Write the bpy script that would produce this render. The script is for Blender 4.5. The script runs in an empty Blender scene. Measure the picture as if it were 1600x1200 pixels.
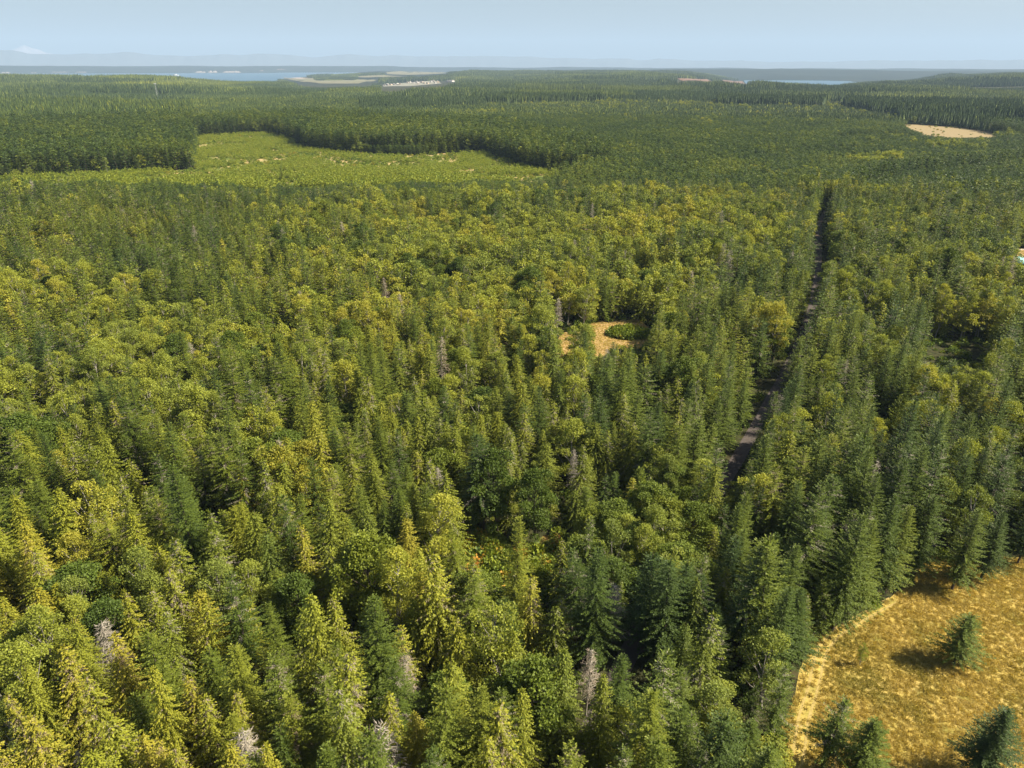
import bpy, math
import numpy as np
from mathutils import Vector, Matrix, Euler

rad = math.radians
RS = np.random.RandomState(7)

# ------------------------------------------------------------------ camera, sky, sun, exposure
scene = bpy.context.scene
H = 115.0                      # flying height over the forest floor
FPX = 1111.0                   # focal length in photo pixels (photo is 1600 px wide)
PITCH = 24.18                  # degrees below the horizontal
ROLL = 0.12
cd = bpy.data.cameras.new('camera')
cam = bpy.data.objects.new('camera', cd)
scene.collection.objects.link(cam)
cd.sensor_width = 36.0
cd.lens = FPX / 1600 * 36
cd.clip_start = 1.0
cd.clip_end = 300000.0
cam.location = (0, 0, H)
CM = Euler((rad(90 - PITCH), 0, 0)).to_matrix() @ Matrix.Rotation(rad(ROLL), 3, 'Z')
cam.rotation_euler = CM.to_euler()
scene.camera = cam

SUN = Vector((1.0, -0.10, 1.04)).normalized()
world = bpy.data.worlds.new('World')
scene.world = world
world.use_nodes = True
wn = world.node_tree
sky = wn.nodes.new('ShaderNodeTexSky')
sky.sky_type = 'NISHITA'
sky.sun_disc = False
sky.sun_elevation = math.asin(SUN.z)
sky.sun_rotation = math.atan2(SUN.x, SUN.y)
sky.altitude = 200
sky.air_density = 1.0
sky.dust_density = 3.0
sky.ozone_density = 0.7
wn.nodes['Background'].inputs['Strength'].default_value = 0.05
wn.links.new(sky.outputs[0], wn.nodes['Background'].inputs['Color'])

sl = bpy.data.lights.new('sun', 'SUN')
sun = bpy.data.objects.new('sun', sl)
scene.collection.objects.link(sun)
sl.energy = 5.0
sl.angle = rad(0.5)
sl.color = (1.0, 0.90, 0.72)
sun.rotation_euler = SUN.to_track_quat('Z', 'Y').to_euler()

scene.view_settings.view_transform = 'Standard'
scene.view_settings.look = 'None'
scene.view_settings.gamma = 1.0
scene.view_settings.use_curve_mapping = False
scene.view_settings.exposure = 1.42
scene.cycles.max_bounces = 6
scene.cycles.diffuse_bounces = 2
scene.cycles.glossy_bounces = 1
scene.cycles.transmission_bounces = 2
scene.cycles.volume_bounces = 0
scene.cycles.use_adaptive_sampling = True

HAZE_DENSITY = 3.5e-5
HAZE_COLOR = (0.49, 0.68, 0.93, 1)

# ------------------------------------------------------------------ measuring: photo pixel <-> place
CMn = np.array(CM)
CMi = CMn.T

def ground(px, py, z=0.0):
    """where the sight line through a photo pixel meets the level z"""
    d = CMn @ np.array([(px - 800) / FPX, -(py - 600) / FPX, -1.0])
    t = (z - H) / d[2]
    return float(d[0] * t), float(d[1] * t)

def project(P):
    P = np.asarray(P, float).reshape(-1, 3) - np.array([0, 0, H])
    c = P @ CMn
    w = np.maximum(-c[:, 2], 1e-3)
    return np.stack([800 + FPX * c[:, 0] / w, 600 - FPX * c[:, 1] / w], 1), -c[:, 2]

def inside(pts, poly):
    x, y = pts[:, 0], pts[:, 1]
    res = np.zeros(len(pts), bool)
    n = len(poly)
    for i in range(n):
        x1, y1 = poly[i]; x2, y2 = poly[(i + 1) % n]
        c = ((y1 > y) != (y2 > y))
        with np.errstate(divide='ignore', invalid='ignore'):
            xs = (x2 - x1) * (y - y1) / (y2 - y1 + 1e-12) + x1
        res ^= c & (x < xs)
    return res

def vnoise(x, y, scale, seed=0):
    """smooth value noise 0..1"""
    x = np.asarray(x, float) / scale + 1000.3 + seed * 17.1
    y = np.asarray(y, float) / scale + 1000.7 + seed * 9.7
    xi = np.floor(x).astype(np.int64); yi = np.floor(y).astype(np.int64)
    fx = x - xi; fy = y - yi
    fx = fx * fx * (3 - 2 * fx); fy = fy * fy * (3 - 2 * fy)
    def h(a, b):
        v = np.sin(a * 127.1 + b * 311.7 + seed * 74.7) * 43758.5453
        return v - np.floor(v)
    return (h(xi, yi) * (1 - fx) + h(xi + 1, yi) * fx) * (1 - fy) + (h(xi, yi + 1) * (1 - fx) + h(xi + 1, yi + 1) * fx) * fy

# ------------------------------------------------------------------ the lie of the land (metres above the forest floor)
SEA = -90.0
COLS = np.array([-400, 0, 200, 400, 500, 600, 750, 900, 1050, 1180, 1280, 1400, 1500, 1600, 2000], float)
DST = np.array([0, 2500, 4000, 5000, 6000, 7000, 8500, 10000, 12000, 13000, 15000, 18000, 21800, 23500, 26000, 29500], float)
ZT = np.array([
 [0]*15,
 [0]*15,
 [ 4,  4,  4,  0, -5, -5,  0,  0,  0,  0, -5,  5,  5,  5,  5],
 [10, 10, 12, -8,-30,-32,-15,  0,  0,-10,-20,  8, 15, 15, 15],
 [ 8,  8, 12,-28,-50,-52,-30,  0,  2,-52,-72,-16, 26, 30, 30],
 [-40,-40,-40,-55,-56,-54,-20,  6, 12,-90,-97,-70, 16, 30, 30],
 [-98,-98,-98,-93,-56,-48, 12, 16, 14,-75,-98,-60, 12, 22, 20],
 [-98,-98,-98,-98,-56,-36, 12, 12,  4,-93,-98,-96,-15, 12, 10],
 [-98,-98,-98,-98,-66,-28,  0, -5, -8,-94,-97,-80,-35, -6, -6],
 [-98,-98,-98,-98,-86,-18,  2,  2,  6,-55,-60,-25,  2, 12, 12],
 [-98,-98,-98,-98,-94, -4,  8, 14, 20, 28, 36, 38, 38, 38, 38],
 [-98,-98,-98,-98,-98,-55,-50,-40,-20, 22, 22, 30, 30, 30, 30],
 [-88,-88,-88,-88,-95,-98,-98,-98,-98,  0,  5, 10, 20, 20, 20],
 [ 56, 58, 56, 60, 54, 46, 40, 32, 26, 30, 26, 26, 24, 24, 24],
 [ 40, 40, 40, 40, 35, 30, 25, 25, 20, 20, 20, 10,  0,  0,  0],
 [-98]*15], float)

def terrain(x, y):
    x = np.asarray(x, float); y = np.asarray(y, float)
    d = np.hypot(x, y)
    yy = np.maximum(y, 0.15 * d + 1e-6)
    col = np.clip(800 + FPX * (x / yy) / math.cos(rad(PITCH)) * 1.0, COLS[0], COLS[-1])
    ci = np.clip(np.searchsorted(COLS, col) - 1, 0, len(COLS) - 2)
    di = np.clip(np.searchsorted(DST, d) - 1, 0, len(DST) - 2)
    fc = (col - COLS[ci]) / (COLS[ci + 1] - COLS[ci])
    fd = np.clip((d - DST[di]) / (DST[di + 1] - DST[di]), 0, 1)
    fc = fc * fc * (3 - 2 * fc); fd = fd * fd * (3 - 2 * fd)
    z = (ZT[di, ci] * (1 - fc) + ZT[di, ci + 1] * fc) * (1 - fd) + (ZT[di + 1, ci] * (1 - fc) + ZT[di + 1, ci + 1] * fc) * fd
    amp = np.clip((d - 2500) / 1500, 0, 1) * 1.5 * np.where(z > SEA + 1.5, 1, 0) * np.clip((z - SEA) / 25, 0, 1)
    n = (vnoise(x, y, 900, 1) - .5) * 16 + (vnoise(x, y, 350, 2) - .5) * 7
    n2 = (vnoise(x, y * .6, 1500, 5) - .5) * 34 * np.clip((d - 8000) / 4000, 0, 1)
    return np.maximum(z + (n + n2) * amp, -98.5)

def far_ground(px, py):
    """like ground(), for the rolling far land: march down the sight line"""
    d = CMn @ np.array([(px - 800) / FPX, -(py - 600) / FPX, -1.0])
    s = np.geomspace(1500, 33000, 4000) / np.hypot(d[0], d[1])
    X, Y, Z = d[0] * s, d[1] * s, H + d[2] * s
    hit = np.nonzero(Z < terrain(X, Y))[0]
    k = hit[0] if len(hit) else len(s) - 1
    return float(X[k]), float(Y[k])

# ------------------------------------------------------------------ helpers: meshes, materials, things
def mesh(name, V, Q, mats=(), midx=None, tint=None):
    """mesh from an (n,3) array and an (m,4) array of quads"""
    V = np.asarray(V, np.float32); Q = np.asarray(Q, np.int32)
    me = bpy.data.meshes.new(name)
    me.vertices.add(len(V)); me.vertices.foreach_set('co', V.ravel())
    k = Q.shape[1]
    me.loops.add(Q.size); me.loops.foreach_set('vertex_index', Q.ravel())
    me.polygons.add(len(Q))
    me.polygons.foreach_set('loop_start', np.arange(len(Q), dtype=np.int32) * k)
    me.polygons.foreach_set('loop_total', np.full(len(Q), k, np.int32))
    for m in mats: me.materials.append(m)
    if midx is not None: me.polygons.foreach_set('material_index', np.asarray(midx, np.int32))
    if tint is not None:
        a = me.attributes.new('tint', 'FLOAT', 'FACE'); a.data.foreach_set('value', np.asarray(tint, np.float32))
    me.update(calc_edges=True); me.validate()
    return me

def link(name, me, parent=None, loc=None):
    o = bpy.data.objects.new(name, me)
    scene.collection.objects.link(o)
    if parent: o.parent = parent
    if loc is not None: o.location = loc
    return o

def tag(o, label=None, cat=None, group=None, kind=None):
    if label: o['label'] = label
    if cat: o['category'] = cat
    if group: o['group'] = group
    if kind: o['kind'] = kind
    return o

class NT:
    def __init__(self, name):
        self.m = bpy.data.materials.new(name); self.m.use_nodes = True
        self.t = self.m.node_tree; self.t.nodes.clear()
        self.out = self.n('ShaderNodeOutputMaterial')
    def n(self, kind, **kw):
        nd = self.t.nodes.new(kind)
        for k, v in kw.items(): setattr(nd, k, v)
        return nd
    def l(self, a, b): self.t.links.new(a, b)
    def math(self, op, a, b=None, clamp=False):
        nd = self.n('ShaderNodeMath', operation=op, use_clamp=clamp)
        for i, v in enumerate((a, b)):
            if v is None: continue
            if hasattr(v, 'links'): self.l(v, nd.inputs[i])
            else: nd.inputs[i].default_value = v
        return nd.outputs[0]
    def noise(self, scale, detail=4, vec=None, rough=.55, dist=0):
        nd = self.n('ShaderNodeTexNoise'); nd.inputs['Scale'].default_value = scale
        nd.inputs['Detail'].default_value = detail; nd.inputs['Roughness'].default_value = rough
        nd.inputs['Distortion'].default_value = dist
        if vec is not None: self.l(vec, nd.inputs['Vector'])
        return nd.outputs['Fac']
    def ramp(self, fac, stops):
        nd = self.n('ShaderNodeValToRGB'); e = nd.color_ramp.elements
        while len(e) < len(stops): e.new(.5)
        for i, (p, c) in enumerate(stops): e[i].position = p; e[i].color = (*c, 1)
        self.l(fac, nd.inputs[0]); return nd.outputs[0]
    def mix(self, fac, a, b, blend='MIX'):
        nd = self.n('ShaderNodeMix', data_type='RGBA', blend_type=blend)
        for s, v in ((nd.inputs[0], fac), (nd.inputs[6], a), (nd.inputs[7], b)):
            if hasattr(v, 'links'): self.l(v, s)
            elif isinstance(v, (int, float)): s.default_value = v
            else: s.default_value = (*v, 1)
        return nd.outputs[2]
    def surf(self, col, rough=.8, spec=.3, normal=None):
        b = self.n('ShaderNodeBsdfPrincipled'); b.inputs['Roughness'].default_value = rough
        b.inputs['Specular IOR Level'].default_value = spec
        if hasattr(col, 'links'): self.l(col, b.inputs['Base Color'])
        else: b.inputs['Base Color'].default_value = (*col, 1)
        if normal is not None: self.l(normal, b.inputs['Normal'])
        self.l(b.outputs[0], self.out.inputs[0]); return b

def leaf_material(name, stops, trans=.3, spread=.35):
    """foliage: the tree's own tone picks its colour, each spray differs a little"""
    t = NT(name)
    tone = t.n('ShaderNodeAttribute', attribute_type='INSTANCER', attribute_name='tone').outputs['Fac']
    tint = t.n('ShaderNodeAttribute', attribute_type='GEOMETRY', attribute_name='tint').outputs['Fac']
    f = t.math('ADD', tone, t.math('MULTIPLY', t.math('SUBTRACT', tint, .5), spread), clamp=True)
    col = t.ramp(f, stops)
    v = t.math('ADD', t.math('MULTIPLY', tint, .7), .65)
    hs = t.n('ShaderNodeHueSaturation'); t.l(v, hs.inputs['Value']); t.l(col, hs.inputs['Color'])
    b = t.n('ShaderNodeBsdfPrincipled'); b.inputs['Roughness'].default_value = .6; b.inputs['Specular IOR Level'].default_value = .25
    t.l(hs.outputs[0], b.inputs['Base Color'])
    tr = t.n('ShaderNodeBsdfTranslucent')
    t.l(t.mix(1.0, hs.outputs[0], (1.25, 1.2, .55), 'MULTIPLY'), tr.inputs['Color'])
    mx = t.n('ShaderNodeMixShader'); mx.inputs[0].default_value = trans
    t.l(b.outputs[0], mx.inputs[1]); t.l(tr.outputs[0], mx.inputs[2]); t.l(mx.outputs[0], t.out.inputs[0])
    return t.m

def plain(name, col, rough=.8, scale=None, col2=None, spec=.2):
    t = NT(name)
    if scale: t.surf(t.mix(t.noise(scale, 5), col, col2 or tuple(c * .55 for c in col)), rough, spec)
    else: t.surf(col, rough, spec)
    return t.m

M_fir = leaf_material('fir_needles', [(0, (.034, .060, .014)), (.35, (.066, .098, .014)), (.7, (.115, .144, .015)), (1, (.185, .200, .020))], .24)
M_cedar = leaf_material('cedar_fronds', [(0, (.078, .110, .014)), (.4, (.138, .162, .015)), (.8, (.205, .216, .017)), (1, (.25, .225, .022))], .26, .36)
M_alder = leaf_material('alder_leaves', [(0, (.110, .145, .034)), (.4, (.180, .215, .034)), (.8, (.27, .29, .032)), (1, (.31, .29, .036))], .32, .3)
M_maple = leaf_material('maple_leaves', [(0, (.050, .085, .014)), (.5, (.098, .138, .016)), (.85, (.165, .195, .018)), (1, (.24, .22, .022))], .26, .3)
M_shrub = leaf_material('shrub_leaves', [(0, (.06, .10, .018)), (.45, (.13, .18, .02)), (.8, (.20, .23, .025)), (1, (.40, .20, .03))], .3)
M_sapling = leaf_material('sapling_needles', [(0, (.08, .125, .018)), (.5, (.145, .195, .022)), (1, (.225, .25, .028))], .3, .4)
M_bark = plain('conifer_bark', (.11, .085, .065), .9, 3.0)
M_palebark = plain('alder_bark', (.34, .31, .27), .85, 2.0)
M_dead = plain('bleached_dead_wood', (.36, .33, .28), .85, 2.0, (.22, .19, .15))
M_deadtwig = leaf_material('dry_dead_twigs', [(0, (.20, .18, .15)), (.5, (.30, .265, .21)), (1, (.25, .18, .11))], .1, .3)
M_grass = leaf_material('dry_grass_blades', [(0, (.24, .21, .04)), (.35, (.37, .28, .065)), (.7, (.44, .335, .095)), (1, (.48, .38, .14))], .3, .25)

# ------------------------------------------------------------------ tree shapes
class Geo:
    def __init__(self): self.V = []; self.Q = []; self.m = []; self.t = []; self.n = 0
    def add(self, V, Q, mi=0, tint=.5):
        V = np.asarray(V, float).reshape(-1, 3); Q = np.asarray(Q).reshape(-1, 4)
        self.V.append(V); self.Q.append(Q + self.n); self.n += len(V)
        self.m.append(np.full(len(Q), mi)); self.t.append(np.broadcast_to(tint, (len(Q),)).astype(float))
    def kites(self, P, D, L, W, tint, mi=0, roll=None, rs=None):
        """one pointed leaf spray per row: start P, direction D, length L, half width W"""
        n = len(P)
        if n == 0: return
        D = D / (np.linalg.norm(D, axis=1, keepdims=True) + 1e-9)
        R = (rs or RS).normal(size=(n, 3)) * (.45 if roll is None else roll) + np.array([0, 0, 1.0])
        S = np.cross(D, R); S /= (np.linalg.norm(S, axis=1, keepdims=True) + 1e-9)
        L = np.asarray(L)[:, None]; W = np.asarray(W)[:, None]
        V = np.stack([P, P + D * L * .5 + S * W, P + D * L, P + D * L * .5 - S * W], 1).reshape(-1, 3)
        self.add(V, np.arange(n * 4).reshape(n, 4), mi, tint)
    def tube(self, pts, r, sides=5, mi=0):
        pts = np.asarray(pts, float); k = len(pts)
        a = np.arange(sides) / sides * 2 * math.pi
        V = []
        for i in range(k):
            t = pts[min(i + 1, k - 1)] - pts[max(i - 1, 0)]; t = t / (np.linalg.norm(t) + 1e-9)
            u = np.cross(t, [0.31, .95, .05] if abs(t[2]) > .5 else [0, 0, 1]); u /= np.linalg.norm(u) + 1e-9
            v = np.cross(t, u)
            V.append(pts[i] + r[i] * (np.cos(a)[:, None] * u + np.sin(a)[:, None] * v))
        V = np.concatenate(V)
        Q = [(i * sides + j, i * sides + (j + 1) % sides, (i + 1) * sides + (j + 1) % sides, (i + 1) * sides + j) for i in range(k - 1) for j in range(sides)]
        self.add(V, Q, mi)
    def build(self, name, mats):
        return mesh(name, np.concatenate(self.V), np.concatenate(self.Q), mats, np.concatenate(self.m), np.concatenate(self.t))

def trunk_geo(g, hgt, r0, rs, mi=0, sides=6, n=7, bend=.25):
    z = np.linspace(-.4, hgt, n)
    ph = rs.uniform(0, 6.3)
    x = bend * np.sin(z / hgt * 3 + ph) - bend * math.sin(ph); y = bend * np.cos(z / hgt * 2.4 + ph) - bend * math.cos(ph)
    r = r0 * (1 - z / hgt * .97)
    g.tube(np.stack([x, y, z], 1), np.maximum(r, .03), sides, mi)
    return lambda zz: np.stack([np.interp(zz, z, x), np.interp(zz, z, y), zz], -1)

def conifer(seed, hgt=28., R=3.9, base=.18, style='fir', detail=1.0, thin=0., dead=0., snap=1.0, gl=None, gt=None, mi=0):
    """a fir or cedar: whorls of branches, each carrying flat sprays; returns crown Geo and trunk Geo"""
    rs = np.random.RandomState(seed)
    g = gl or Geo(); tg = gt or Geo()
    axis = trunk_geo(tg, hgt * .97, hgt * .0085 + .06, rs, mi=(1 if gt is not None and gt is gl else 0), sides=6 if detail > .6 else 4, n=7 if detail > .6 else 4)
    z = base * hgt
    lob = rs.uniform(0, 6.3, 4)
    while z < hgt * .985 * snap:
        t = (z - base * hgt) / (hgt * (1 - base))
        if style == 'fir': prof = (1 - t) ** .82 * min(1, .62 + t * 3.2)
        else: prof = (1 - t ** 1.12) ** .98 * min(1, .75 + t * 2.5)
        nb = max(4, int(round((7.5 if style == 'fir' else 8) * (0.55 + .45 * detail) * (.7 + .3 * (1 - t)))))
        az = rs.uniform(0, 6.3) + np.arange(nb) / nb * 6.283 + rs.normal(0, .22, nb)
        for a in az:
            if rs.rand() < thin: continue
            lb = R * prof * rs.uniform(.72, 1.16) * (1 + .16 * math.sin(a * 2 + lob[0] + z * .3) + .1 * math.sin(a * 3 + lob[1] - z * .5)) + .25
            el = (.55 * t + .02) if style == 'fir' else (.35 * t - .05)
            el += rs.normal(0, .07)
            dh = np.array([math.cos(a), math.sin(a), 0])
            z1 = z + rs.normal(0, .12)
            P0 = axis(np.array([z1]))[0]
            sag = (.16 + .10 * (1 - t)) if style == 'fir' else .34
            def pt(s): return P0 + dh * (s * lb)[:, None] + np.array([0, 0, 1]) * ((math.tan(el) * s - sag * s * s + (.10 * s ** 3 if style == 'fir' else .05 * s ** 4)) * lb)[:, None]
            step = (.21 if style == 'fir' else .20) / detail
            n = max(2, int(lb * .95 / step))
            s = np.linspace(.07, 1.0, n) + rs.normal(0, .02, n)
            c = pt(s); tan = pt(s + .02) - c; tan /= np.linalg.norm(tan, axis=1, keepdims=True)
            side = np.array([-math.sin(a), math.cos(a), 0])
            btint = rs.uniform(.25, .75); bare_ = rs.rand() < dead * (.6 + 1.2 * t); bm = 2 if bare_ else mi
            for sg in (-1, 1):
                if style == 'fir':
                    ang = rs.uniform(.55, 1.1, n)
                    D = tan * np.cos(ang)[:, None] + side * (sg * np.sin(ang))[:, None] + np.array([0, 0, -1]) * rs.uniform(-.10, .32, n)[:, None]
                    L = (rs.uniform(.36, .72, n) * (1.25 - .55 * s)) * (.8 + .06 * lb) / detail ** .75
                    W = L * rs.uniform(.17, .26, n)
                else:
                    ang = rs.uniform(.5, 1.3, n)
                    D = tan * np.cos(ang)[:, None] + side * (sg * np.sin(ang))[:, None] + np.array([0, 0, -1]) * rs.uniform(.25, 1.25, n)[:, None]
                    L = rs.uniform(.28, .60, n) * (1.15 - .35 * s) / detail ** .75
                    W = L * rs.uniform(.20, .34, n)
                if bare_: W = W * .3
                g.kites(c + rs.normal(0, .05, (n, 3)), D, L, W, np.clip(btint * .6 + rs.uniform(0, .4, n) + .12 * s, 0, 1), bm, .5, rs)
            e = pt(np.array([1.0]))
            g.kites(e, tan[-1:] + rs.normal(0, .08, (1, 3)), np.array([.55 / detail ** .6]), np.array([.14 / detail ** .6]), np.array([min(1, btint + .2)]), mi, .3, rs)
        z += rs.uniform(*((.68, .98) if style == 'fir' else (.52, .80))) * (1 if t < .75 else .72) / (detail ** .5)
    top = axis(np.array([hgt * .96 * snap]))
    n = 8
    g.kites(np.repeat(top, n, 0), np.stack([rs.normal(0, .28, n), rs.normal(0, .28, n), np.ones(n)], 1), rs.uniform(.7, 1.4, n), np.full(n, .12), rs.uniform(.3, .8, n), mi, .5, rs)
    return g, tg

def broadleaf(seed, hgt=18., R=3.2, base=.35, nblob=14, leaf=.5, dens=1.0, rb=1.5, gl=None, gt=None, mi=0, round_=1.0):
    """alder or maple: forked trunk and limbs, each limb ending in a cloud of leaf clumps"""
    rs = np.random.RandomState(seed)
    g = gl or Geo(); tg = gt or Geo(); tmi = 1 if gt is not None and gt is gl else 0
    axis = trunk_geo(tg, hgt * .8, hgt * .012 + .06, rs, mi=tmi, sides=5, n=5, bend=.5)
    for k in range(nblob):
        f = (k + .5) / nblob
        zc = hgt * (base + (1 - base) * (f ** .85)) - rb * .6
        fz = (zc / hgt - base) / (1 - base)
        pr = math.sqrt(max(.02, 1 - (1.75 * max(fz, 0) - .65) ** 2 * .85)) * R * round_
        a = k * 2.399 + rs.normal(0, .4)
        rr = pr * rs.uniform(.3, 1.08) * (1 if f < .93 else .25)
        C = np.array([rr * math.cos(a), rr * math.sin(a), zc]) + axis(np.array([min(zc, hgt * .8)]))[0] * [1, 1, 0]
        z0 = max(hgt * base * .6, zc - rr * rs.uniform(.9, 1.5) - 1)
        A = axis(np.array([min(z0, hgt * .78)]))[0]
        mid = A * .45 + C * .55 + [0, 0, -.3]
        tg.tube([A, mid, C + [0, 0, rb * .35]], [hgt * .005, hgt * .003, .02], 4, tmi)
        r = rb * rs.uniform(.5, 1.2)
        n = int(95 * dens * (r / 1.5) ** 2)
        u = rs.normal(size=(n, 3)); u /= np.linalg.norm(u, axis=1, keepdims=True)
        u[:, 2] = np.where(u[:, 2] < -.35, -u[:, 2] * .6, u[:, 2])
        rad_ = r * rs.uniform(.62, 1.1, n) * (1 + .22 * np.sin(u[:, 0] * 5 + k) * np.sin(u[:, 1] * 6 + k * 2))
        P = C + u * rad_[:, None] * np.array([1, 1, .82])
        D = u * .5 + rs.normal(size=(n, 3)) * .7 + [0, 0, -.15]
        L = leaf * rs.uniform(.7, 1.35, n)
        bt = rs.uniform(.2, .8)
        g.kites(P, D, L, L * rs.uniform(.3, .48, n), np.clip(bt * .55 + rs.uniform(0, .5, n), 0, 1), mi, 1.2, rs)
    return g, tg

def snag(seed, hgt=20., R=2.2, fine=True, gl=None, gt=None, mi=0):
    """standing dead tree: bleached bole, bare branches and broken twigs"""
    rs = np.random.RandomState(seed)
    g = gl or Geo(); tg = gt or Geo(); tmi = 1 if gt is not None and gt is gl else 0
    axis = trunk_geo(tg, hgt, hgt * .009 + .05, rs, mi=tmi, sides=5, n=6, bend=.4)
    z = hgt * .3
    while z < hgt * .97:
        t = (z / hgt - .3) / .7
        for a in rs.uniform(0, 6.3, 7 if fine else 4):
            lb = R * (1 - t) ** .7 * rs.uniform(.4, 1.2) + .3
            A = axis(np.array([z]))[0]
            el = rs.uniform(-.35, .35)
            d = np.array([math.cos(a), math.sin(a), el])
            E = A + d * lb + [0, 0, -.12 * lb]
            tg.tube([A, A + d * lb * .55, E], [.05, .035, .012], 3, tmi)
            n = int(lb / (.16 if fine else .45))
            s = rs.uniform(.3, 1.0, n)[:, None]
            P = A + (E - A) * s
            D = d * .6 + rs.normal(size=(n, 3)) * .6
            g.kites(P, D, rs.uniform(.4, .9, n), np.full(n, .035 if fine else .09), rs.uniform(.2, .9, n), mi, 1, rs)
        z += rs.uniform(.35, .7) * (1 if fine else 1.8)
    return g, tg

def cone_tree(g, x, y, hgt, R, rs, layers=5, sides=7, base=.2, mi=0, blunt=False):
    """a far conifer: ragged skirts of boughs"""
    tt = rs.uniform(0, 1)
    for k in range(layers):
        f0 = base + (1 - base) * k / layers; f1 = base + (1 - base) * (k + 1.75) / layers
        f1 = min(f1, 1.0)
        rr = R * (1 - (f0 - base) / (1 - base)) ** (.5 if blunt else .85) * rs.uniform(.85, 1.1, sides) * np.where(np.arange(sides) % 2, 1, .62)
        a = rs.uniform(0, 6.3) + np.arange(sides) / sides * 6.283
        z = hgt * f0 + rs.normal(0, .02 * hgt, sides)
        ring = np.stack([x + rr * np.cos(a), y + rr * np.sin(a), z], 1)
        ap = np.stack([x + rr * .06 * np.cos(a), y + rr * .06 * np.sin(a), np.full(sides, hgt * f1)], 1)
        V = np.concatenate([ring, ap])
        Q = [(j, (j + 1) % sides, sides + (j + 1) % sides, sides + j) for j in range(sides)]
        g.add(V, Q, mi, np.clip(.3 * tt + .35 + rs.uniform(-.3, .3, sides), 0, 1))

# ------------------------------------------------------------------ build the tree forms (near, middle, far)
FIR_SPECS = [(28, 4.9, .16), (26, 4.2, .22), (30, 5.5, .14), (24, 4.6, .12), (27, 5.0, .30)]
CED_SPECS = [(24, 4.9, .10), (22, 4.6, .08), (26, 5.3, .12), (19, 4.4, .06), (23, 4.2, .1)]
ALD_SPECS = [(18, 3.7, .32), (20, 3.9, .38), (16, 3.4, .28)]
MAP_SPECS = [(18, 4.6, .22), (20, 5.2, .24)]

near = {'fir': [], 'cedar': [], 'alder': [], 'maple': [], 'dead': []}
for i, (h, r, b) in enumerate(FIR_SPECS):
    g, tg = conifer(10 + i, h, r, b, 'fir', 1.6, (.05, .30, .05, .12, .18)[i], (0, .10, 0, 0, .08)[i], (1, 1, 1, .93, 1)[i])
    near['fir'].append((g.build('fir_crown', [M_fir, M_bark, M_deadtwig]), tg.build('fir_trunk', [M_bark]), h))
for i, (h, r, b) in enumerate(CED_SPECS):
    g, tg = conifer(30 + i, h, r, b, 'cedar', 1.55, (.03, .10, .03, .05, .22)[i], (.02, .16, .0, .08, .28)[i], (1, 1, .94, 1, 1)[i])
    near['cedar'].append((g.build('cedar_crown', [M_cedar, M_bark, M_deadtwig]), tg.build('cedar_trunk', [M_bark]), h))
for i, (h, r, b) in enumerate(ALD_SPECS):
    g, tg = broadleaf(50 + i, h, r, b, 24, .27, 4.0, 1.4)
    near['alder'].append((g.build('alder_crown', [M_alder]), tg.build('alder_trunk', [M_palebark]), h))
for i, (h, r, b) in enumerate(MAP_SPECS):
    g, tg = broadleaf(60 + i, h, r, b, 36, .34, 3.6, 1.7)
    near['maple'].append((g.build('maple_crown', [M_maple]), tg.build('maple_trunk', [M_bark]), h))
for i, h in enumerate((20, 23, 17)):
    g, tg = snag(70 + i, h, 2.4)
    near['dead'].append((g.build('dead_tree_twigs', [M_deadtwig]), tg.build('dead_tree_bole', [M_dead]), h))

def joined(fn, mats, *a, **k):
    g = Geo(); fn(*a, gl=g, gt=g, **k); return g

def proto(name, me):
    return bpy.data.objects.new(name, me)

forms = {}     # kind -> list of (object, nominal height), ordered near / middle / far
def add_form(kind, lod, me, h):
    L = forms.setdefault(kind, [])
    o = proto('%s_form_%02d' % (kind, len(L)), me)
    L.append((o, h, lod))

for kind, mat, bark, specs in (('fir', M_fir, M_bark, FIR_SPECS), ('cedar', M_cedar, M_bark, CED_SPECS)):
    for i, (h, r, b) in enumerate(specs):
        add_form(kind, 0, joined(conifer, None, 110 + i + (20 if kind == 'cedar' else 0), h, r, b, kind, 1.0, (.05, .25, .05, .12, .18)[i], (.02, .12, 0, .05, .18)[i]).build(kind + '_near', [mat, bark, M_deadtwig]), h)
    for i, (h, r, b) in enumerate(specs):
        add_form(kind, 1, joined(conifer, None, 150 + i + (20 if kind == 'cedar' else 0), h, r, b, kind, .58, (.05, .2, .05, .1, .15)[i], (.02, .12, 0, .05, .18)[i]).build(kind + '_middle', [mat, bark, M_deadtwig]), h)
    for i in range(4):
        add_form(kind, 2, joined(conifer, None, 180 + i + (20 if kind == 'cedar' else 0), 20, 3.5 if kind == 'fir' else 3.7, .12, kind, .23, .05).build(kind + '_far', [mat, bark]), 20)
    for i in range(4):
        g = Geo(); rs = np.random.RandomState(200 + i)
        cone_tree(g, 0, 0, 20, 3.1 if kind == 'fir' else 3.3, rs, 7, 8, .12, blunt=(kind == 'cedar'))
        g.tube([[0, 0, -.3], [0, 0, 12]], [.22, .1], 4, 1)
        add_form(kind, 3, g.build(kind + '_farthest', [mat, bark]), 20)
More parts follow.
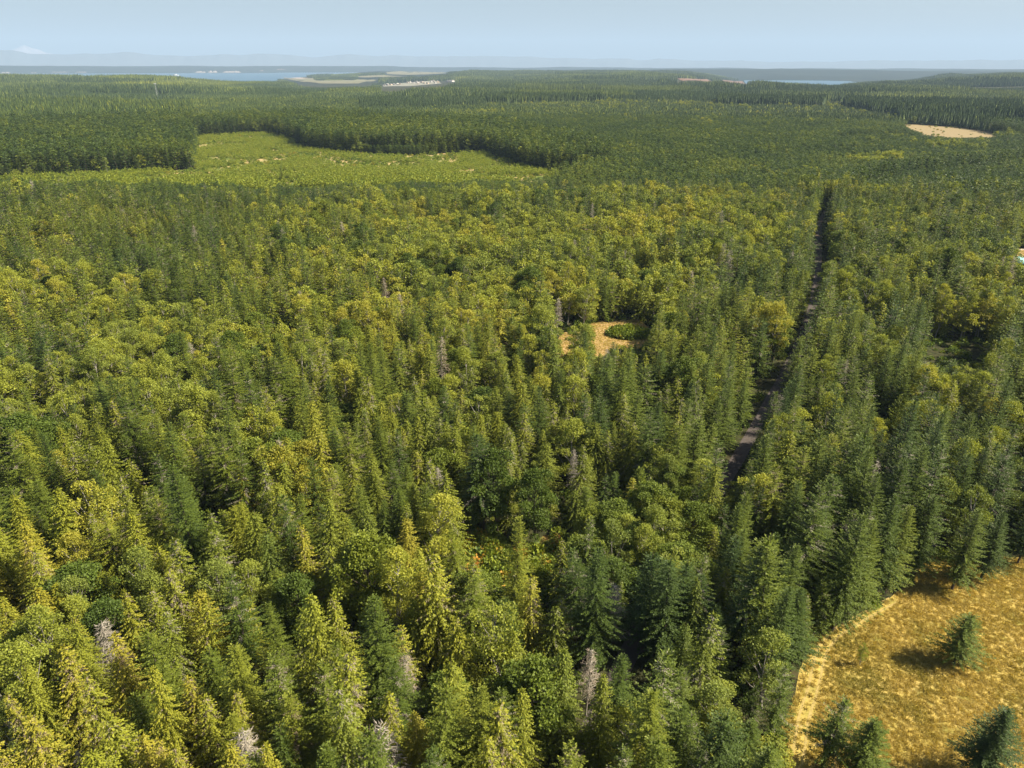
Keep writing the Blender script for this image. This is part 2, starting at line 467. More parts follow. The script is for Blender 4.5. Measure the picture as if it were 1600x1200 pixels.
for kind, mat, bark, specs, nb, rb in (('alder', M_alder, M_palebark, ALD_SPECS, 20, 1.4), ('maple', M_maple, M_bark, MAP_SPECS, 28, 1.8)):
    for i, (h, r, b) in enumerate(specs):
        add_form(kind, 0, joined(broadleaf, None, 310 + i, h, r, b, nb, .33, 2.6, rb).build(kind + '_near', [mat, bark]), h)
    for i, (h, r, b) in enumerate(specs):
        add_form(kind, 1, joined(broadleaf, None, 330 + i, h, r, b, nb * 3 // 4, .55, 1.1, rb * 1.15).build(kind + '_middle', [mat, bark]), h)
    for i, (h, r, b) in enumerate(specs):
        add_form(kind, 2, joined(broadleaf, None, 350 + i, h, r, b, 11, .95, .45, rb * 1.4).build(kind + '_far', [mat, bark]), h)
for i in range(2):
    add_form('dead', 0, joined(snag, None, 410 + i, 20, 2.4).build('dead_near', [M_deadtwig, M_dead]), 20)
for i in range(2):
    add_form('dead', 1, joined(snag, None, 420 + i, 20, 2.2, False).build('dead_middle', [M_deadtwig, M_dead]), 20)
g = joined(snag, None, 430, 20, 1.9, False); add_form('dead', 2, g.build('dead_far', [M_deadtwig, M_dead]), 20)

# low bushes, young firs of the replanted cut, grass tufts
for i in range(3):
    rs = np.random.RandomState(500 + i); g = Geo(); n = 160
    u = rs.normal(size=(n, 3)); u /= np.linalg.norm(u, axis=1, keepdims=True); u[:, 2] = abs(u[:, 2])
    P = u * np.array([1.3, 1.3, 1.0]) * rs.uniform(.45, 1.0, (n, 1)) + [0, 0, .1]
    L = rs.uniform(.3, .6, n)
    g.kites(P, u * .6 + rs.normal(size=(n, 3)) * .6, L, L * .36, rs.uniform(0, 1, n), 0, 1.2, rs)
    add_form('shrub', 0, g.build('shrub_near', [M_shrub]), 1.4)
for i in range(3):
    rs = np.random.RandomState(520 + i); g = Geo()
    joined_ = conifer(520 + i, 3.4, 1.25, .04, 'fir', .42, .0, gl=g, gt=Geo())
    add_form('young_fir', 0, g.build('young_fir', [M_sapling]), 3.2)
for i in range(3):
    rs = np.random.RandomState(540 + i); g = Geo(); n = 46
    P = np.stack([rs.normal(0, .28, n), rs.normal(0, .28, n), np.zeros(n)], 1)
    lean = rs.normal(0, .5, 2)
    D = np.stack([rs.normal(lean[0], .45, n), rs.normal(lean[1], .45, n), rs.uniform(.4, 1, n)], 1)
    g.kites(P, D, rs.uniform(.3, .65, n), rs.uniform(.03, .055, n), rs.uniform(0, 1, n), 0, 1.2, rs)
    add_form('grass', 0, g.build('grass_tuft', [M_grass]), .5)
for i in range(5):
    rs = np.random.RandomState(560 + i); g = Geo(); T = 62.0; n = 11
    for a in range(n):
        for b in range(n):
            x = (a + rs.uniform(.05, .95)) / n * T - T / 2; y = (b + rs.uniform(.05, .95)) / n * T - T / 2
            hh = rs.uniform(14, 24) * (1.25 if rs.rand() < .06 else 1) if i < 3 else rs.uniform(9, 34)
            if i >= 3 and rs.rand() < .3: continue
            cone_tree(g, x, y, hh, rs.uniform(2.6, 3.5) * (1 if i < 3 else 1.5), rs, 3, 5, .05, 0 if rs.rand() < (.93 if i < 3 else .7) else 1, rs.rand() < .2)
    add_form('grove', 0, g.build('far_grove', [M_fir, M_alder]), 20)

colls = {}
for kind, L in forms.items():
    c = bpy.data.collections.new(kind + '_forms')
    for o, h, lod in L: c.objects.link(o)
    colls[kind] = c

# ------------------------------------------------------------------ scattering many alike things as one object
def scatter(name, kind, P, idx, scl, rot, tone):
    n = len(P)
    me = bpy.data.meshes.new(name)
    me.vertices.add(n); me.vertices.foreach_set('co', np.asarray(P, np.float32).ravel())
    for an, ty, v, pn in (('form', 'INT', idx, 'value'), ('size', 'FLOAT_VECTOR', scl, 'vector'), ('turn', 'FLOAT_VECTOR', rot, 'vector'), ('tone', 'FLOAT', tone, 'value')):
        a = me.attributes.new(an, ty, 'POINT')
        a.data.foreach_set(pn, np.asarray(v, np.int32 if ty == 'INT' else np.float32).ravel())
    o = link(name, me)
    ng = bpy.data.node_groups.new(name, 'GeometryNodeTree')
    ng.interface.new_socket('Geometry', in_out='INPUT', socket_type='NodeSocketGeometry')
    ng.interface.new_socket('Geometry', in_out='OUTPUT', socket_type='NodeSocketGeometry')
    N = ng.nodes.new; Lk = ng.links.new
    gi, go = N('NodeGroupInput'), N('NodeGroupOutput')
    ci = N('GeometryNodeCollectionInfo'); ci.inputs['Collection'].default_value = colls[kind]
    ci.inputs['Separate Children'].default_value = True; ci.inputs['Reset Children'].default_value = True
    ip = N('GeometryNodeInstanceOnPoints'); ip.inputs['Pick Instance'].default_value = True
    def attr(nm, dt):
        a = N('GeometryNodeInputNamedAttribute'); a.data_type = dt; a.inputs['Name'].default_value = nm
        return a.outputs['Attribute']
    Lk(gi.outputs[0], ip.inputs['Points']); Lk(ci.outputs[0], ip.inputs['Instance'])
    Lk(attr('form', 'INT'), ip.inputs['Instance Index'])
    Lk(attr('turn', 'FLOAT_VECTOR'), ip.inputs['Rotation']); Lk(attr('size', 'FLOAT_VECTOR'), ip.inputs['Scale'])
    Lk(ip.outputs[0], go.inputs[0])
    o.modifiers.new('scatter', 'NODES').node_group = ng
    return o

# ------------------------------------------------------------------ ground, water, mountains
def land_material():
    t = NT('forest_floor_and_far_shade')
    pos = t.n('ShaderNodeNewGeometry').outputs['Position']
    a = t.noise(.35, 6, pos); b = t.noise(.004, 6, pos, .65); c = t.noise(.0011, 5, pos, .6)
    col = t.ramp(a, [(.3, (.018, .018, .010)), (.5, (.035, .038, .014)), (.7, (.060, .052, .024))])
    far = t.ramp(b, [(.32, (.006, .012, .009)), (.5, (.011, .019, .011)), (.66, (.020, .028, .014)), (.72, (.07, .06, .04))])  # farthest woods have no trees; their self-shadow is put into these dark colours
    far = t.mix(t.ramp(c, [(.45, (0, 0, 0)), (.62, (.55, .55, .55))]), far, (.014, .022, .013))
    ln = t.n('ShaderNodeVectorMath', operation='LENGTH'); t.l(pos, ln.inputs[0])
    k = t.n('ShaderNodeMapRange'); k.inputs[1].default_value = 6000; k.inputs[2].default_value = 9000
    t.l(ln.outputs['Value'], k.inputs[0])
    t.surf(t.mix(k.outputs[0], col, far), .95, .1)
    return t.m

def build_ground():
    ds = np.concatenate([[0], np.linspace(200, 2400, 6), np.arange(2500, 12000, 110), np.arange(12000, 30500, 260)])
    az = np.radians(np.linspace(-75, 75, 331))
    A, D = np.meshgrid(az, ds)
    X = D * np.sin(A); Y = D * np.cos(A)
    Z = terrain(X, Y); Z[D < 2500] = 0
    n, m = D.shape
    V = np.stack([X, Y, Z], -1).reshape(-1, 3)
    i, j = np.meshgrid(np.arange(n - 1), np.arange(m - 1), indexing='ij')
    q = (i * m + j)
    Q = np.stack([q, q + 1, q + m + 1, q + m], -1).reshape(-1, 4)
    # the land behind the camera, one wide sheet joined to the rest
    k = len(V)
    back = np.radians(np.linspace(75, 285, 43))
    R = 34000.
    V = np.concatenate([V, [[0, 0, 0]], np.stack([R * np.sin(back), R * np.cos(back), np.zeros(43)], 1)])
    B = [(k, k + 1 + a, k + 2 + a, k) for a in range(42)]
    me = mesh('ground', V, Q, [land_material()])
    me2 = bpy.data.meshes.new('ground_behind')
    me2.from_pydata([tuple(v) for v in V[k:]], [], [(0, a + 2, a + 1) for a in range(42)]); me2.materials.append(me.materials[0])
    tag(link('ground', me), 'dark forest floor and rolling far land under all the trees', None, None, 'structure')
    tag(link('land_behind_viewpoint', me2), 'level forest floor running on behind the viewpoint', None, None, 'structure')
build_ground()

def water_material():
    t = NT('sea_water')
    pos = t.n('ShaderNodeNewGeometry').outputs['Position']
    bp = t.n('ShaderNodeBump'); bp.inputs['Strength'].default_value = .5; bp.inputs['Distance'].default_value = 3
    t.l(t.noise(.02, 6, pos, .7), bp.inputs['Height'])
    t.surf((.03, .085, .13), .4, .5, bp.outputs[0])
    return t.m
R = 77000.
wm = bpy.data.meshes.new('sea_water')
wm.from_pydata([(-R, -R, SEA), (R, -R, SEA), (R, R, SEA), (-R, R, SEA)], [], [(0, 1, 2, 3)]); wm.materials.append(water_material())
tag(link('sea_water', wm), 'blue strip of open sea beyond the forest', None, None, 'structure')

def ridge(name, prof, dist, depth, mat, label, seed, amp=1.0, snow=False):
    """a mountain range with its own depth: crest heights measured from the photo, slopes either side"""
    px = np.arange(-700, 2301, 6.)
    py = np.interp(px, [p[0] for p in prof], [p[1] for p in prof])
    rs = np.random.RandomState(seed)
    jag = sum((vnoise(px, px * 0, s, seed + s) - .5) * a for s, a in ((11, 1.3), (26, 1.8), (60, 1.5))) * amp
    py = py + jag
    rows = 9; V = []
    for k in range(rows):
        f = k / (rows - 1); dd = dist - depth / 2 + depth * f
        hgt = math.sin(math.pi * f) ** .85
        for x, y in zip(px, py):
            d = CMn @ np.array([(x - 800) / FPX, -(y - 600) / FPX, -1.0]); r = math.hypot(d[0], d[1])
            zt = H + d[2] / r * dist
            w = vnoise(np.array([x * 9.]), np.array([k * 60.]), 55, seed)[0]
            V.append((d[0] / r * dd, d[1] / r * dd, SEA - 5 + (zt - SEA + 5) * hgt * (1 if k == rows // 2 else .75 + .25 * w)))
    m = len(px); Q = [(k * m + j, k * m + j + 1, (k + 1) * m + j + 1, (k + 1) * m + j) for k in range(rows - 1) for j in range(m - 1)]
    return tag(link(name, mesh(name, np.array(V), Q, [mat])), label, None, None, 'structure')

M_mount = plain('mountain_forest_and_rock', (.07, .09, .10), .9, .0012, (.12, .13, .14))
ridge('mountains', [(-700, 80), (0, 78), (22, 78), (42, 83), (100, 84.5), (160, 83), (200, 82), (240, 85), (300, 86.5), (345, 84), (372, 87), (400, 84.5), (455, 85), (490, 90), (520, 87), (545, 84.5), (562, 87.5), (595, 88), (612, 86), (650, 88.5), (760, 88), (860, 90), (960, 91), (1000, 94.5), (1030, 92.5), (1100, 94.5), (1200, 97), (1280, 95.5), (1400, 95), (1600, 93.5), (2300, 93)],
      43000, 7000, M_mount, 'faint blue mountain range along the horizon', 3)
def snow_peak():
    x0, y0 = 38, 70.5
    d = CMn @ np.array([(x0 - 800) / FPX, -(y0 - 600) / FPX, -1.0]); r = math.hypot(d[0], d[1]); dist = 71000
    top = H + d[2] / r * dist
    cx, cy = d[0] / r * dist, d[1] / r * dist
    rs = np.random.RandomState(4); V = []; n, rings = 40, 12
    for k in range(rings):
        f = k / (rings - 1)
        for j in range(n):
            a = j / n * 6.283; rr = f * 4200 * (1 + .16 * math.sin(a * 3 + 1) + .1 * rs.uniform(-1, 1))
            V.append((cx + rr * math.cos(a), cy + rr * math.sin(a), SEA + (top - SEA) * (1 - f ** .85) + (rs.uniform(-60, 60) if 0 < f < 1 else 0)))
    Q = [(k * n + j, k * n + (j + 1) % n, (k + 1) * n + (j + 1) % n, (k + 1) * n + j) for k in range(rings - 1) for j in range(n)]
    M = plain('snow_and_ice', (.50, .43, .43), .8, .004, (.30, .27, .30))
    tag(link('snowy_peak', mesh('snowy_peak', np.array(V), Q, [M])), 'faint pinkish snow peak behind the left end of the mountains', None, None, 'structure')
snow_peak()

# ------------------------------------------------------------------ open ground measured from the photo (ground outlines in photo pixels)
MEADOW = [(1640, 868), (1560, 872), (1500, 880), (1452, 868), (1425, 905), (1392, 935), (1345, 962), (1294, 984), (1268, 1006), (1254, 1050), (1240, 1090), (1222, 1140), (1205, 1210), (1195, 1320), (1700, 1320), (2100, 1000), (1900, 868)]
CLEARING = [(864, 550), (868, 534), (882, 519), (896, 524), (908, 517), (924, 504), (962, 502), (1000, 500), (1018, 516), (1020, 540), (985, 548), (958, 544), (946, 556), (930, 560), (912, 545), (890, 556), (876, 560)]
OPENING = [(712, 815), (740, 832), (770, 848), (800, 856), (830, 850), (852, 838), (885, 832), (876, 856), (850, 880), (820, 898), (780, 905), (735, 885), (715, 860)]
CLEARCUT = [(-60, 288), (0, 284), (130, 277), (306, 264), (309, 214), (380, 210), (430, 209), (455, 218), (482, 234), (510, 236), (560, 240), (640, 243), (720, 238), (762, 238), (785, 250), (846, 268), (900, 272), (880, 280), (830, 295), (780, 289), (700, 299), (640, 294), (560, 303), (500, 297), (440, 309), (380, 300), (330, 308), (250, 298), (190, 307), (100, 298), (50, 306), (0, 301), (-60, 306)]
FIELD = [(1403, 194), (1440, 195), (1495, 199), (1540, 206), (1578, 214), (1560, 218), (1500, 219), (1462, 216), (1436, 210), (1420, 202)]
YARD = [(1578, 392), (1590, 388.5), (1700, 388), (1720, 418), (1640, 424), (1600, 420), (1583, 408)]
DARKGAP = [(1425, 560), (1440, 545), (1500, 545), (1540, 560), (1545, 580), (1480, 585), (1430, 575)]
ROAD = [(1286, 330), (1284.5, 348), (1284, 368), (1283, 395), (1277, 425), (1268, 460), (1257, 500), (1247, 530), (1234, 562), (1217, 600), (1200, 640), (1178, 690), (1152, 745), (1118, 795), (1082, 835), (1046, 880), (1010, 948), (975, 1020), (940, 1100), (900, 1210)]
SPUR = [(1240, 366.5), (1262, 367.5), (1284, 368.5)]

def gpoly(p, z=0): return np.array([ground(x, y, z) for x, y in p])
G_MEADOW, G_CLEARING, G_OPENING, G_CLEARCUT, G_FIELD, G_YARD, G_GAP = map(gpoly, (MEADOW, CLEARING, OPENING, CLEARCUT, FIELD, YARD, DARKGAP))
G_ROAD = gpoly(ROAD)
# smooth the road: fit a gentle curve x(y)
ry = G_ROAD[:, 1]; pc = np.polyfit(ry / 500., G_ROAD[:, 0], 4, w=1 / (30 + ry))
def road_x(y): return np.polyval(pc, np.asarray(y) / 500.)
RY = np.linspace(60, ry.max(), 140)

def sheet(name, P, z, mat, label, jag=0.0, seg=3.0):
    """a level patch of ground with an uneven edge"""
    out = []
    n = len(P)
    for i in range(n):
        a, b = P[i], P[(i + 1) % n]; k = max(1, min(60, int(np.linalg.norm(b - a) / seg)))
        for j in range(k): out.append(a + (b - a) * j / k)
    out = np.array(out); out = out + (np.stack([vnoise(out[:, 0], out[:, 1], seg * 2, 3), vnoise(out[:, 0], out[:, 1], seg * 2, 4)], 1) - .5) * jag
    me = bpy.data.meshes.new(name); me.from_pydata([(x, y, z) for x, y in out], [], [tuple(range(len(out)))])
    me.materials.append(mat)
    return tag(link(name, me), label, None, None, 'structure')

def meadow_material():
    t = NT('dry_meadow_grass')
    pos = t.n('ShaderNodeNewGeometry').outputs['Position']
    mp = t.n('ShaderNodeMapping'); mp.inputs['Rotation'].default_value = (0, 0, .5); mp.inputs['Scale'].default_value = (.35, 1.6, 1)
    t.l(pos, mp.inputs[0])
    a = t.noise(.09, 5, pos, .6, .6); b = t.noise(.9, 7, mp.outputs[0], .7, 1.2); c = t.noise(.05, 3, pos)
    col = t.ramp(a, [(.3, (.25, .215, .04)), (.45, (.36, .27, .06)), (.58, (.43, .32, .08)), (.75, (.47, .37, .13))])
    col = t.mix(t.ramp(b, [(.42, (0, 0, 0)), (.74, (.5, .5, .5))]), col, (.44, .355, .15))
    col = t.mix(t.ramp(t.noise(.16, 5, pos, .6, .3), [(.52, (0, 0, 0)), (.66, (.7, .7, .7))]), col, (.17, .17, .035))
    bp = t.n('ShaderNodeBump'); bp.inputs['Strength'].default_value = .8; bp.inputs['Distance'].default_value = .35
    t.l(t.noise(1.6, 8, mp.outputs[0], .7, 1), bp.inputs['Height'])
    t.surf(col, .95, .1, bp.outputs[0]); return t.m
def cut_material(name, green, tan, scale, lo, hi):
    t = NT(name)
    pos = t.n('ShaderNodeNewGeometry').outputs['Position']
    a = t.noise(scale, 7, pos, .62, .5)
    col = t.mix(t.ramp(a, [(lo, (0, 0, 0)), (hi, (1, 1, 1))]), green, tan)
    col = t.mix(t.ramp(t.noise(scale * 14, 4, pos), [(.35, (.55, .55, .55)), (.6, (0, 0, 0))]), col, tuple(v * .5 for v in green))
    t.surf(col, .95, .1); return t.m
def road_material():
    t = NT('road_gravel')
    pos = t.n('ShaderNodeNewGeometry').outputs['Position']
    col = t.mix(t.noise(.5, 7, pos, .7), (.042, .036, .033), (.10, .082, .072))
    t.surf(col, .9, .2); return t.m
M_meadow = meadow_material()
M_tan = cut_material('dry_open_grass', (.12, .12, .035), (.46, .31, .155), .12, .30, .46)
M_cut = cut_material('replanted_cut_ground', (.10, .135, .025), (.44, .32, .15), .03, .46, .60)
M_open = cut_material('bracken_opening', (.11, .13, .02), (.40, .22, .08), .35, .45, .6)
M_road = road_material()
M_track = cut_material('trodden_straw', (.31, .24, .07), (.38, .29, .11), .8, .3, .6)
M_dirt = plain('pale_dirt', (.46, .32, .20), .95, .3, (.34, .22, .13))

sheet('meadow', G_MEADOW, .012, M_meadow, 'golden dry grass meadow in the lower right corner', 1.2)
sheet('forest_clearing', G_CLEARING, .012, M_tan, 'small tan grass clearing in the middle of the forest', 1.5)
sheet('bracken_opening', G_OPENING, .012, M_open, 'bushy opening with orange bracken among the cedars', 1.5)
sheet('replanted_clearcut', G_CLEARCUT, .012, M_cut, 'wide replanted clearcut of yellow green saplings and tan ground', 8, 12)
sheet('distant_stubble_field', G_FIELD, .012, plain('stubble', (.27, .195, .10), .95, .05, (.16, .14, .07)), 'tan stubble field between far plantations at the right', 8, 14)
sheet('house_yard', G_YARD, .012, M_tan, 'dry tan yard round the house at the right edge', 1)

def ribbon(name, pts, w, z, mat, label, wob=.25):
    pts = np.array(pts, float); n = len(pts)
    t = np.gradient(pts, axis=0); t /= np.linalg.norm(t, axis=1, keepdims=True); nn = np.stack([-t[:, 1], t[:, 0]], 1)
    wl = w / 2 * (1 + wob * (vnoise(pts[:, 0], pts[:, 1], 4 * w, 8) - .5)); wr = w / 2 * (1 + wob * (vnoise(pts[:, 0], pts[:, 1], 4 * w, 9) - .5))
    V = np.concatenate([np.c_[pts + nn * wl[:, None], np.full(n, z)], np.c_[pts - nn * wr[:, None], np.full(n, z)]])
    Q = [(i + n, i + 1 + n, i + 1, i) for i in range(n - 1)]
    return tag(link(name, mesh(name, V, Q, [mat])), label, None, None, 'structure')
def curve_px(px, k=12, z=0):
    P = gpoly(px, z); s = np.r_[0, np.cumsum(np.linalg.norm(np.diff(P, axis=0), axis=1))]
    u = np.linspace(0, s[-1], k * len(px))
    Q = np.stack([np.interp(u, s, P[:, 0]), np.interp(u, s, P[:, 1])], 1)
    for _ in range(6): Q[1:-1] = (Q[:-2] + Q[1:-1] * 2 + Q[2:]) / 4
    return Q
ribbon('forest_road', np.stack([road_x(RY), RY], 1), 4.2, .020, M_road, 'straight shaded road running through the forest to the right', .15)
ribbon('road_turnout', curve_px(SPUR), 5, .026, M_dirt, 'pale sunlit side track joining the far end of the road')
edge = [(1395, 938), (1350, 962), (1305, 990), (1284, 1015), (1276, 1050), (1268, 1085), (1256, 1120), (1244, 1200), (1232, 1290)]
E = curve_px(edge)
tn = np.gradient(E, axis=0); tn /= np.linalg.norm(tn, axis=1, keepdims=True); tn = np.stack([-tn[:, 1], tn[:, 0]], 1)
ribbon('meadow_track', E + tn * .9, .5, .026, M_track, 'left wheel rut of the track along the meadow edge', .8)
ribbon('meadow_track', E - tn * .9, .5, .026, M_track, 'right wheel rut of the track along the meadow edge', .8)
E2 = curve_px([(1640, 1060), (1600, 1108), (1575, 1150), (1562, 1200), (1545, 1290)])
tn = np.gradient(E2, axis=0); tn /= np.linalg.norm(tn, axis=1, keepdims=True); tn = np.stack([-tn[:, 1], tn[:, 0]], 1)
ribbon('meadow_track', E2 + tn * .8, .35, .026, M_track, 'left wheel rut in the meadow near the right edge', .8)
ribbon('meadow_track', E2 - tn * .8, .35, .026, M_track, 'right wheel rut in the meadow near the right edge', .8)
ribbon('clearcut_track', curve_px([(521, 289), (523, 284), (532, 280), (550, 278)]), 7, .026, M_dirt, 'curved bare dirt track in the middle of the clearcut', .6)
ribbon('clearcut_track', curve_px([(628, 273), (650, 271), (676, 267), (691, 263)]), 6, .026, M_dirt, 'straight pale dirt track right of the curved one in the clearcut', .7)
ribbon('clearcut_track', curve_px([(466, 229), (488, 234), (508, 240), (524, 246)]), 9, .026, M_dirt, 'pale dirt track along the far edge of the clearcut', .7)
ribbon('yard_track', curve_px([(1586, 389.5), (1620, 389), (1690, 389)]), 5, .026, plain('white_gravel', (.7, .66, .6), .9, .5), 'white gravel drive behind the yard at the right edge')

# ------------------------------------------------------------------ planting the forest
def jitter_grid(dmin, dmax, s, halfdeg, seed):
    rs = np.random.RandomState(seed)
    xs = np.arange(-dmax, dmax, s); ys = np.arange(0, dmax, s)
    X, Y = np.meshgrid(xs, ys)
    X = X + rs.uniform(-.46, .46, X.shape) * s; Y = Y + rs.uniform(-.46, .46, Y.shape) * s
    X = X.ravel(); Y = Y.ravel(); d = np.hypot(X, Y)
    k = (d >= dmin) & (d < dmax) & (np.abs(np.degrees(np.arctan2(X, Y))) < halfdeg)
    return np.stack([X[k], Y[k]], 1)

PTS = np.concatenate([jitter_grid(50, 520, 6.1, 47, 1), jitter_grid(520, 1300, 5.4, 43, 2), jitter_grid(1300, 2600, 6.0, 41, 3)])
n = len(PTS); RS = np.random.RandomState(11)
D = np.hypot(PTS[:, 0], PTS[:, 1])
P2, _ = project(np.c_[PTS, np.full(n, 14.0)])        # where the middle of each tree shows in the photo
B2, _ = project(np.c_[PTS, np.zeros(n)])
px, py = P2[:, 0], P2[:, 1]; bx, by = B2[:, 0], B2[:, 1]

# species: 0 fir 1 cedar 2 alder 3 maple 4 dead
def zone(x0, x1, y0, y1, soft=25):
    sx = 1 / (1 + np.exp(-(px - x0) / soft)) / (1 + np.exp((px - x1) / soft))
    sy = 1 / (1 + np.exp(-(py - y0) / soft)) / (1 + np.exp((py - y1) / soft))
    return sx * sy
W = np.zeros((n, 5)); W[:] = (.42, .32, .16, .07, .02)
def blend(z, w):
    global W
    W = W * (1 - z[:, None]) + np.array(w) * z[:, None]
patch = vnoise(PTS[:, 0], PTS[:, 1], 38, 21); patch2 = vnoise(PTS[:, 0], PTS[:, 1], 24, 22)
blend(zone(-300, 480, 300, 560), (.86, .05, .06, .01, .012))
blend(zone(-300, 330, 460, 700) * (patch > .38), (.16, .08, .74, .02, .02))
blend(zone(-300, 420, 690, 900), (.55, .34, .06, .02, .01))
blend(zone(-300, 380, 850, 1400), (.16, .72, .08, .01, .03))
blend(zone(380, 900, 460, 1400), (.26, .52, .09, .09, .03))
blend(zone(430, 1000, 330, 480), (.28, .24, .38, .08, .02))
blend(zone(620, 1240, 300, 490) * .9, (.18, .08, .68, .05, .02))
blend(zone(900, 1120, 620, 1400), (.34, .28, .24, .10, .03))
blend(zone(1230, 1900, 350, 1400), (.66, .08, .22, .03, .01))
blend(zone(1300, 1700, 380, 520) * (patch2 > .4), (.30, .04, .64, .02, .0))
blend(zone(1260, 1450, 560, 700) * (patch2 > .45), (.30, .04, .64, .02, .0))
blend(zone(1080, 1260, 500, 1000), (.80, .06, .12, .02, .0))
blend(zone(1250, 1500, 720, 1300), (.93, .02, .04, .01, .0))
blend(zone(960, 1300, 940, 1400), (.66, .08, .22, .02, .02))
far = by < 322 + 14 * (patch - .5)
wild = (by < 300) & (by > 150) & (vnoise(PTS[:, 0], PTS[:, 1], 110, 31) > .80)
W[far] = (.965, .012, .018, 0, .004)
W[far & wild] = (.84, .04, .12, 0, .01)
W[:, 4] = 0
W /= W.sum(1, keepdims=True)
# trees of a kind grow in company: mix white noise with patchy noise when drawing the kind
u = RS.rand(n) * .6 + .4 * np.clip((vnoise(PTS[:, 0], PTS[:, 1], 17, 41) - .5) * 1.5 + .5, 0, 1)
order = np.argsort(np.argsort(u)) / n
sp = (order[:, None] > np.cumsum(W, 1)).sum(1); sp = np.minimum(sp, 3)
sp[(RS.rand(n) < np.where(far, .003, .011))] = 4

hmean = np.array([25., 22., 20.5, 19.5, 21.])
hgt = hmean[sp] * (1 + RS.normal(0, .17, n)) * (.80 + .36 * vnoise(PTS[:, 0], PTS[:, 1], 60, 51))
hgt *= np.where((sp == 0) & (RS.rand(n) < .08), 1.2, 1)
# plantations: even heights, stand by stand
cellh = .78 + .25 * (vnoise(PTS[:, 0], PTS[:, 1], 420, 61) > .5) + .12 * (vnoise(PTS[:, 0], PTS[:, 1], 300, 62) > .55)
hp = 15.5 * cellh * (1 + RS.normal(0, .09, n))
hgt = np.where(far, np.where(sp == 0, hp, hgt * .68), hgt)
def pixzone(poly): return inside(np.stack([bx, by], 1), poly)
TALL = [[(-200, 150), (305, 175), (308, 215), (306, 264), (130, 277), (-200, 290)],
        [(300, 200), (430, 195), (470, 190), (780, 205), (900, 235), (960, 262), (900, 275), (840, 268), (785, 250), (720, 238), (560, 240), (480, 234), (440, 213), (309, 214)],
        [(735, 148), (940, 152), (940, 163), (740, 168)], [(1118, 158), (1290, 162), (1285, 170), (1120, 167)],
        [(1315, 160), (1460, 166), (1640, 176), (1640, 196), (1400, 186), (1318, 172)],
        [(1400, 186), (1500, 188), (1640, 208), (1640, 226), (1580, 216), (1495, 199), (1403, 194)],
        [(560, 160), (760, 160), (760, 170), (565, 176)]]
for i, T in enumerate(TALL):
    k = pixzone(T) & (sp <= 1)
    hgt[k] = (27 if i < 2 else 31 if i in (2, 3, 4) else 22) * (1 + RS.normal(0, .14, k.sum()))
k = pixzone([(60, 292), (900, 288), (960, 300), (900, 332), (60, 336)])
sp[k & (RS.rand(n) < .85)] = 0
hgt[k & (sp == 0)] = 15.5 * (1 + RS.normal(0, .12, (k & (sp == 0)).sum()))
# a scraggy fringe of broadleaves along the foot of the tall stands
ccx, ccy = ground(975, 525)
k = (PTS[:, 0] > ccx - 4) & (PTS[:, 0] < ccx + 30) & (np.abs(PTS[:, 1] - ccy) < 14); hgt[k] = np.minimum(hgt[k], 10 + (PTS[k, 0] - ccx) * .35)
k = ((PTS[:, 0] - road_x(PTS[:, 1])) > 0) & ((PTS[:, 0] - road_x(PTS[:, 1])) < 13) & (PTS[:, 1] > 150) & (sp <= 1)
hgt[k] = np.maximum(hgt[k], 25 + 3 * vnoise(PTS[k, 0], PTS[k, 1], 9, 66))
for i in range(2):
    q = pixzone(TALL[i]); e = q & (RS.rand(n) < .05 + .12 * (vnoise(PTS[:, 0], PTS[:, 1], 55, 67) > .68)); sp[e] = 2; hgt[e] *= .72
oc = G_OPENING.mean(0)
G_WIDE = (G_OPENING - oc) * [1.35, 1.2] + oc + [4, 0]
k = (PTS[:, 0] > oc[0]) & (PTS[:, 0] < oc[0] + 38) & (np.abs(PTS[:, 1] - oc[1]) < 16); hgt[k] = np.minimum(hgt[k], 7 + (PTS[k, 0] - oc[0]) * .3)
q = pixzone([(1316, 259), (1400, 254), (1408, 268), (1325, 270)]); sp[q & (RS.rand(n) < .55)] = 2
TALLK = np.zeros(n, bool)
for T_ in TALL[2:]: TALLK |= pixzone(T_)
hgt = np.clip(hgt, 6, 36)

# keep the open ground open
rx = np.abs(PTS[:, 0] - road_x(PTS[:, 1])); onroad = (rx < np.where(PTS[:, 1] < 168, 2.2, 6.0)) & (PTS[:, 1] < ry.max() + 5)
drop = onroad.copy()
for Gp in (G_MEADOW, G_CLEARING, G_OPENING, G_CLEARCUT, G_FIELD, G_YARD, G_GAP): drop |= inside(PTS, Gp)
for (hx, hy, hr) in ((338, 850, 7), (225, 470, 6), (205, 470, 5), (560, 745, 5), (150, 850, 5), (690, 950, 6), (590, 1070, 6), (860, 1080, 6), (1020, 1100, 6), (330, 1120, 5), (760, 1130, 5), (700, 640, 5), (1090, 560, 6), (1140, 600, 6), (1170, 420, 7), (690, 470, 7), (520, 500, 6), (1330, 480, 7)):
    gx, gy = ground(hx, hy); drop |= np.hypot(PTS[:, 0] - gx, PTS[:, 1] - gy) < hr
drop |= (D < 520) & (vnoise(PTS[:, 0], PTS[:, 1], 12, 71) < .17) & (sp != 4)

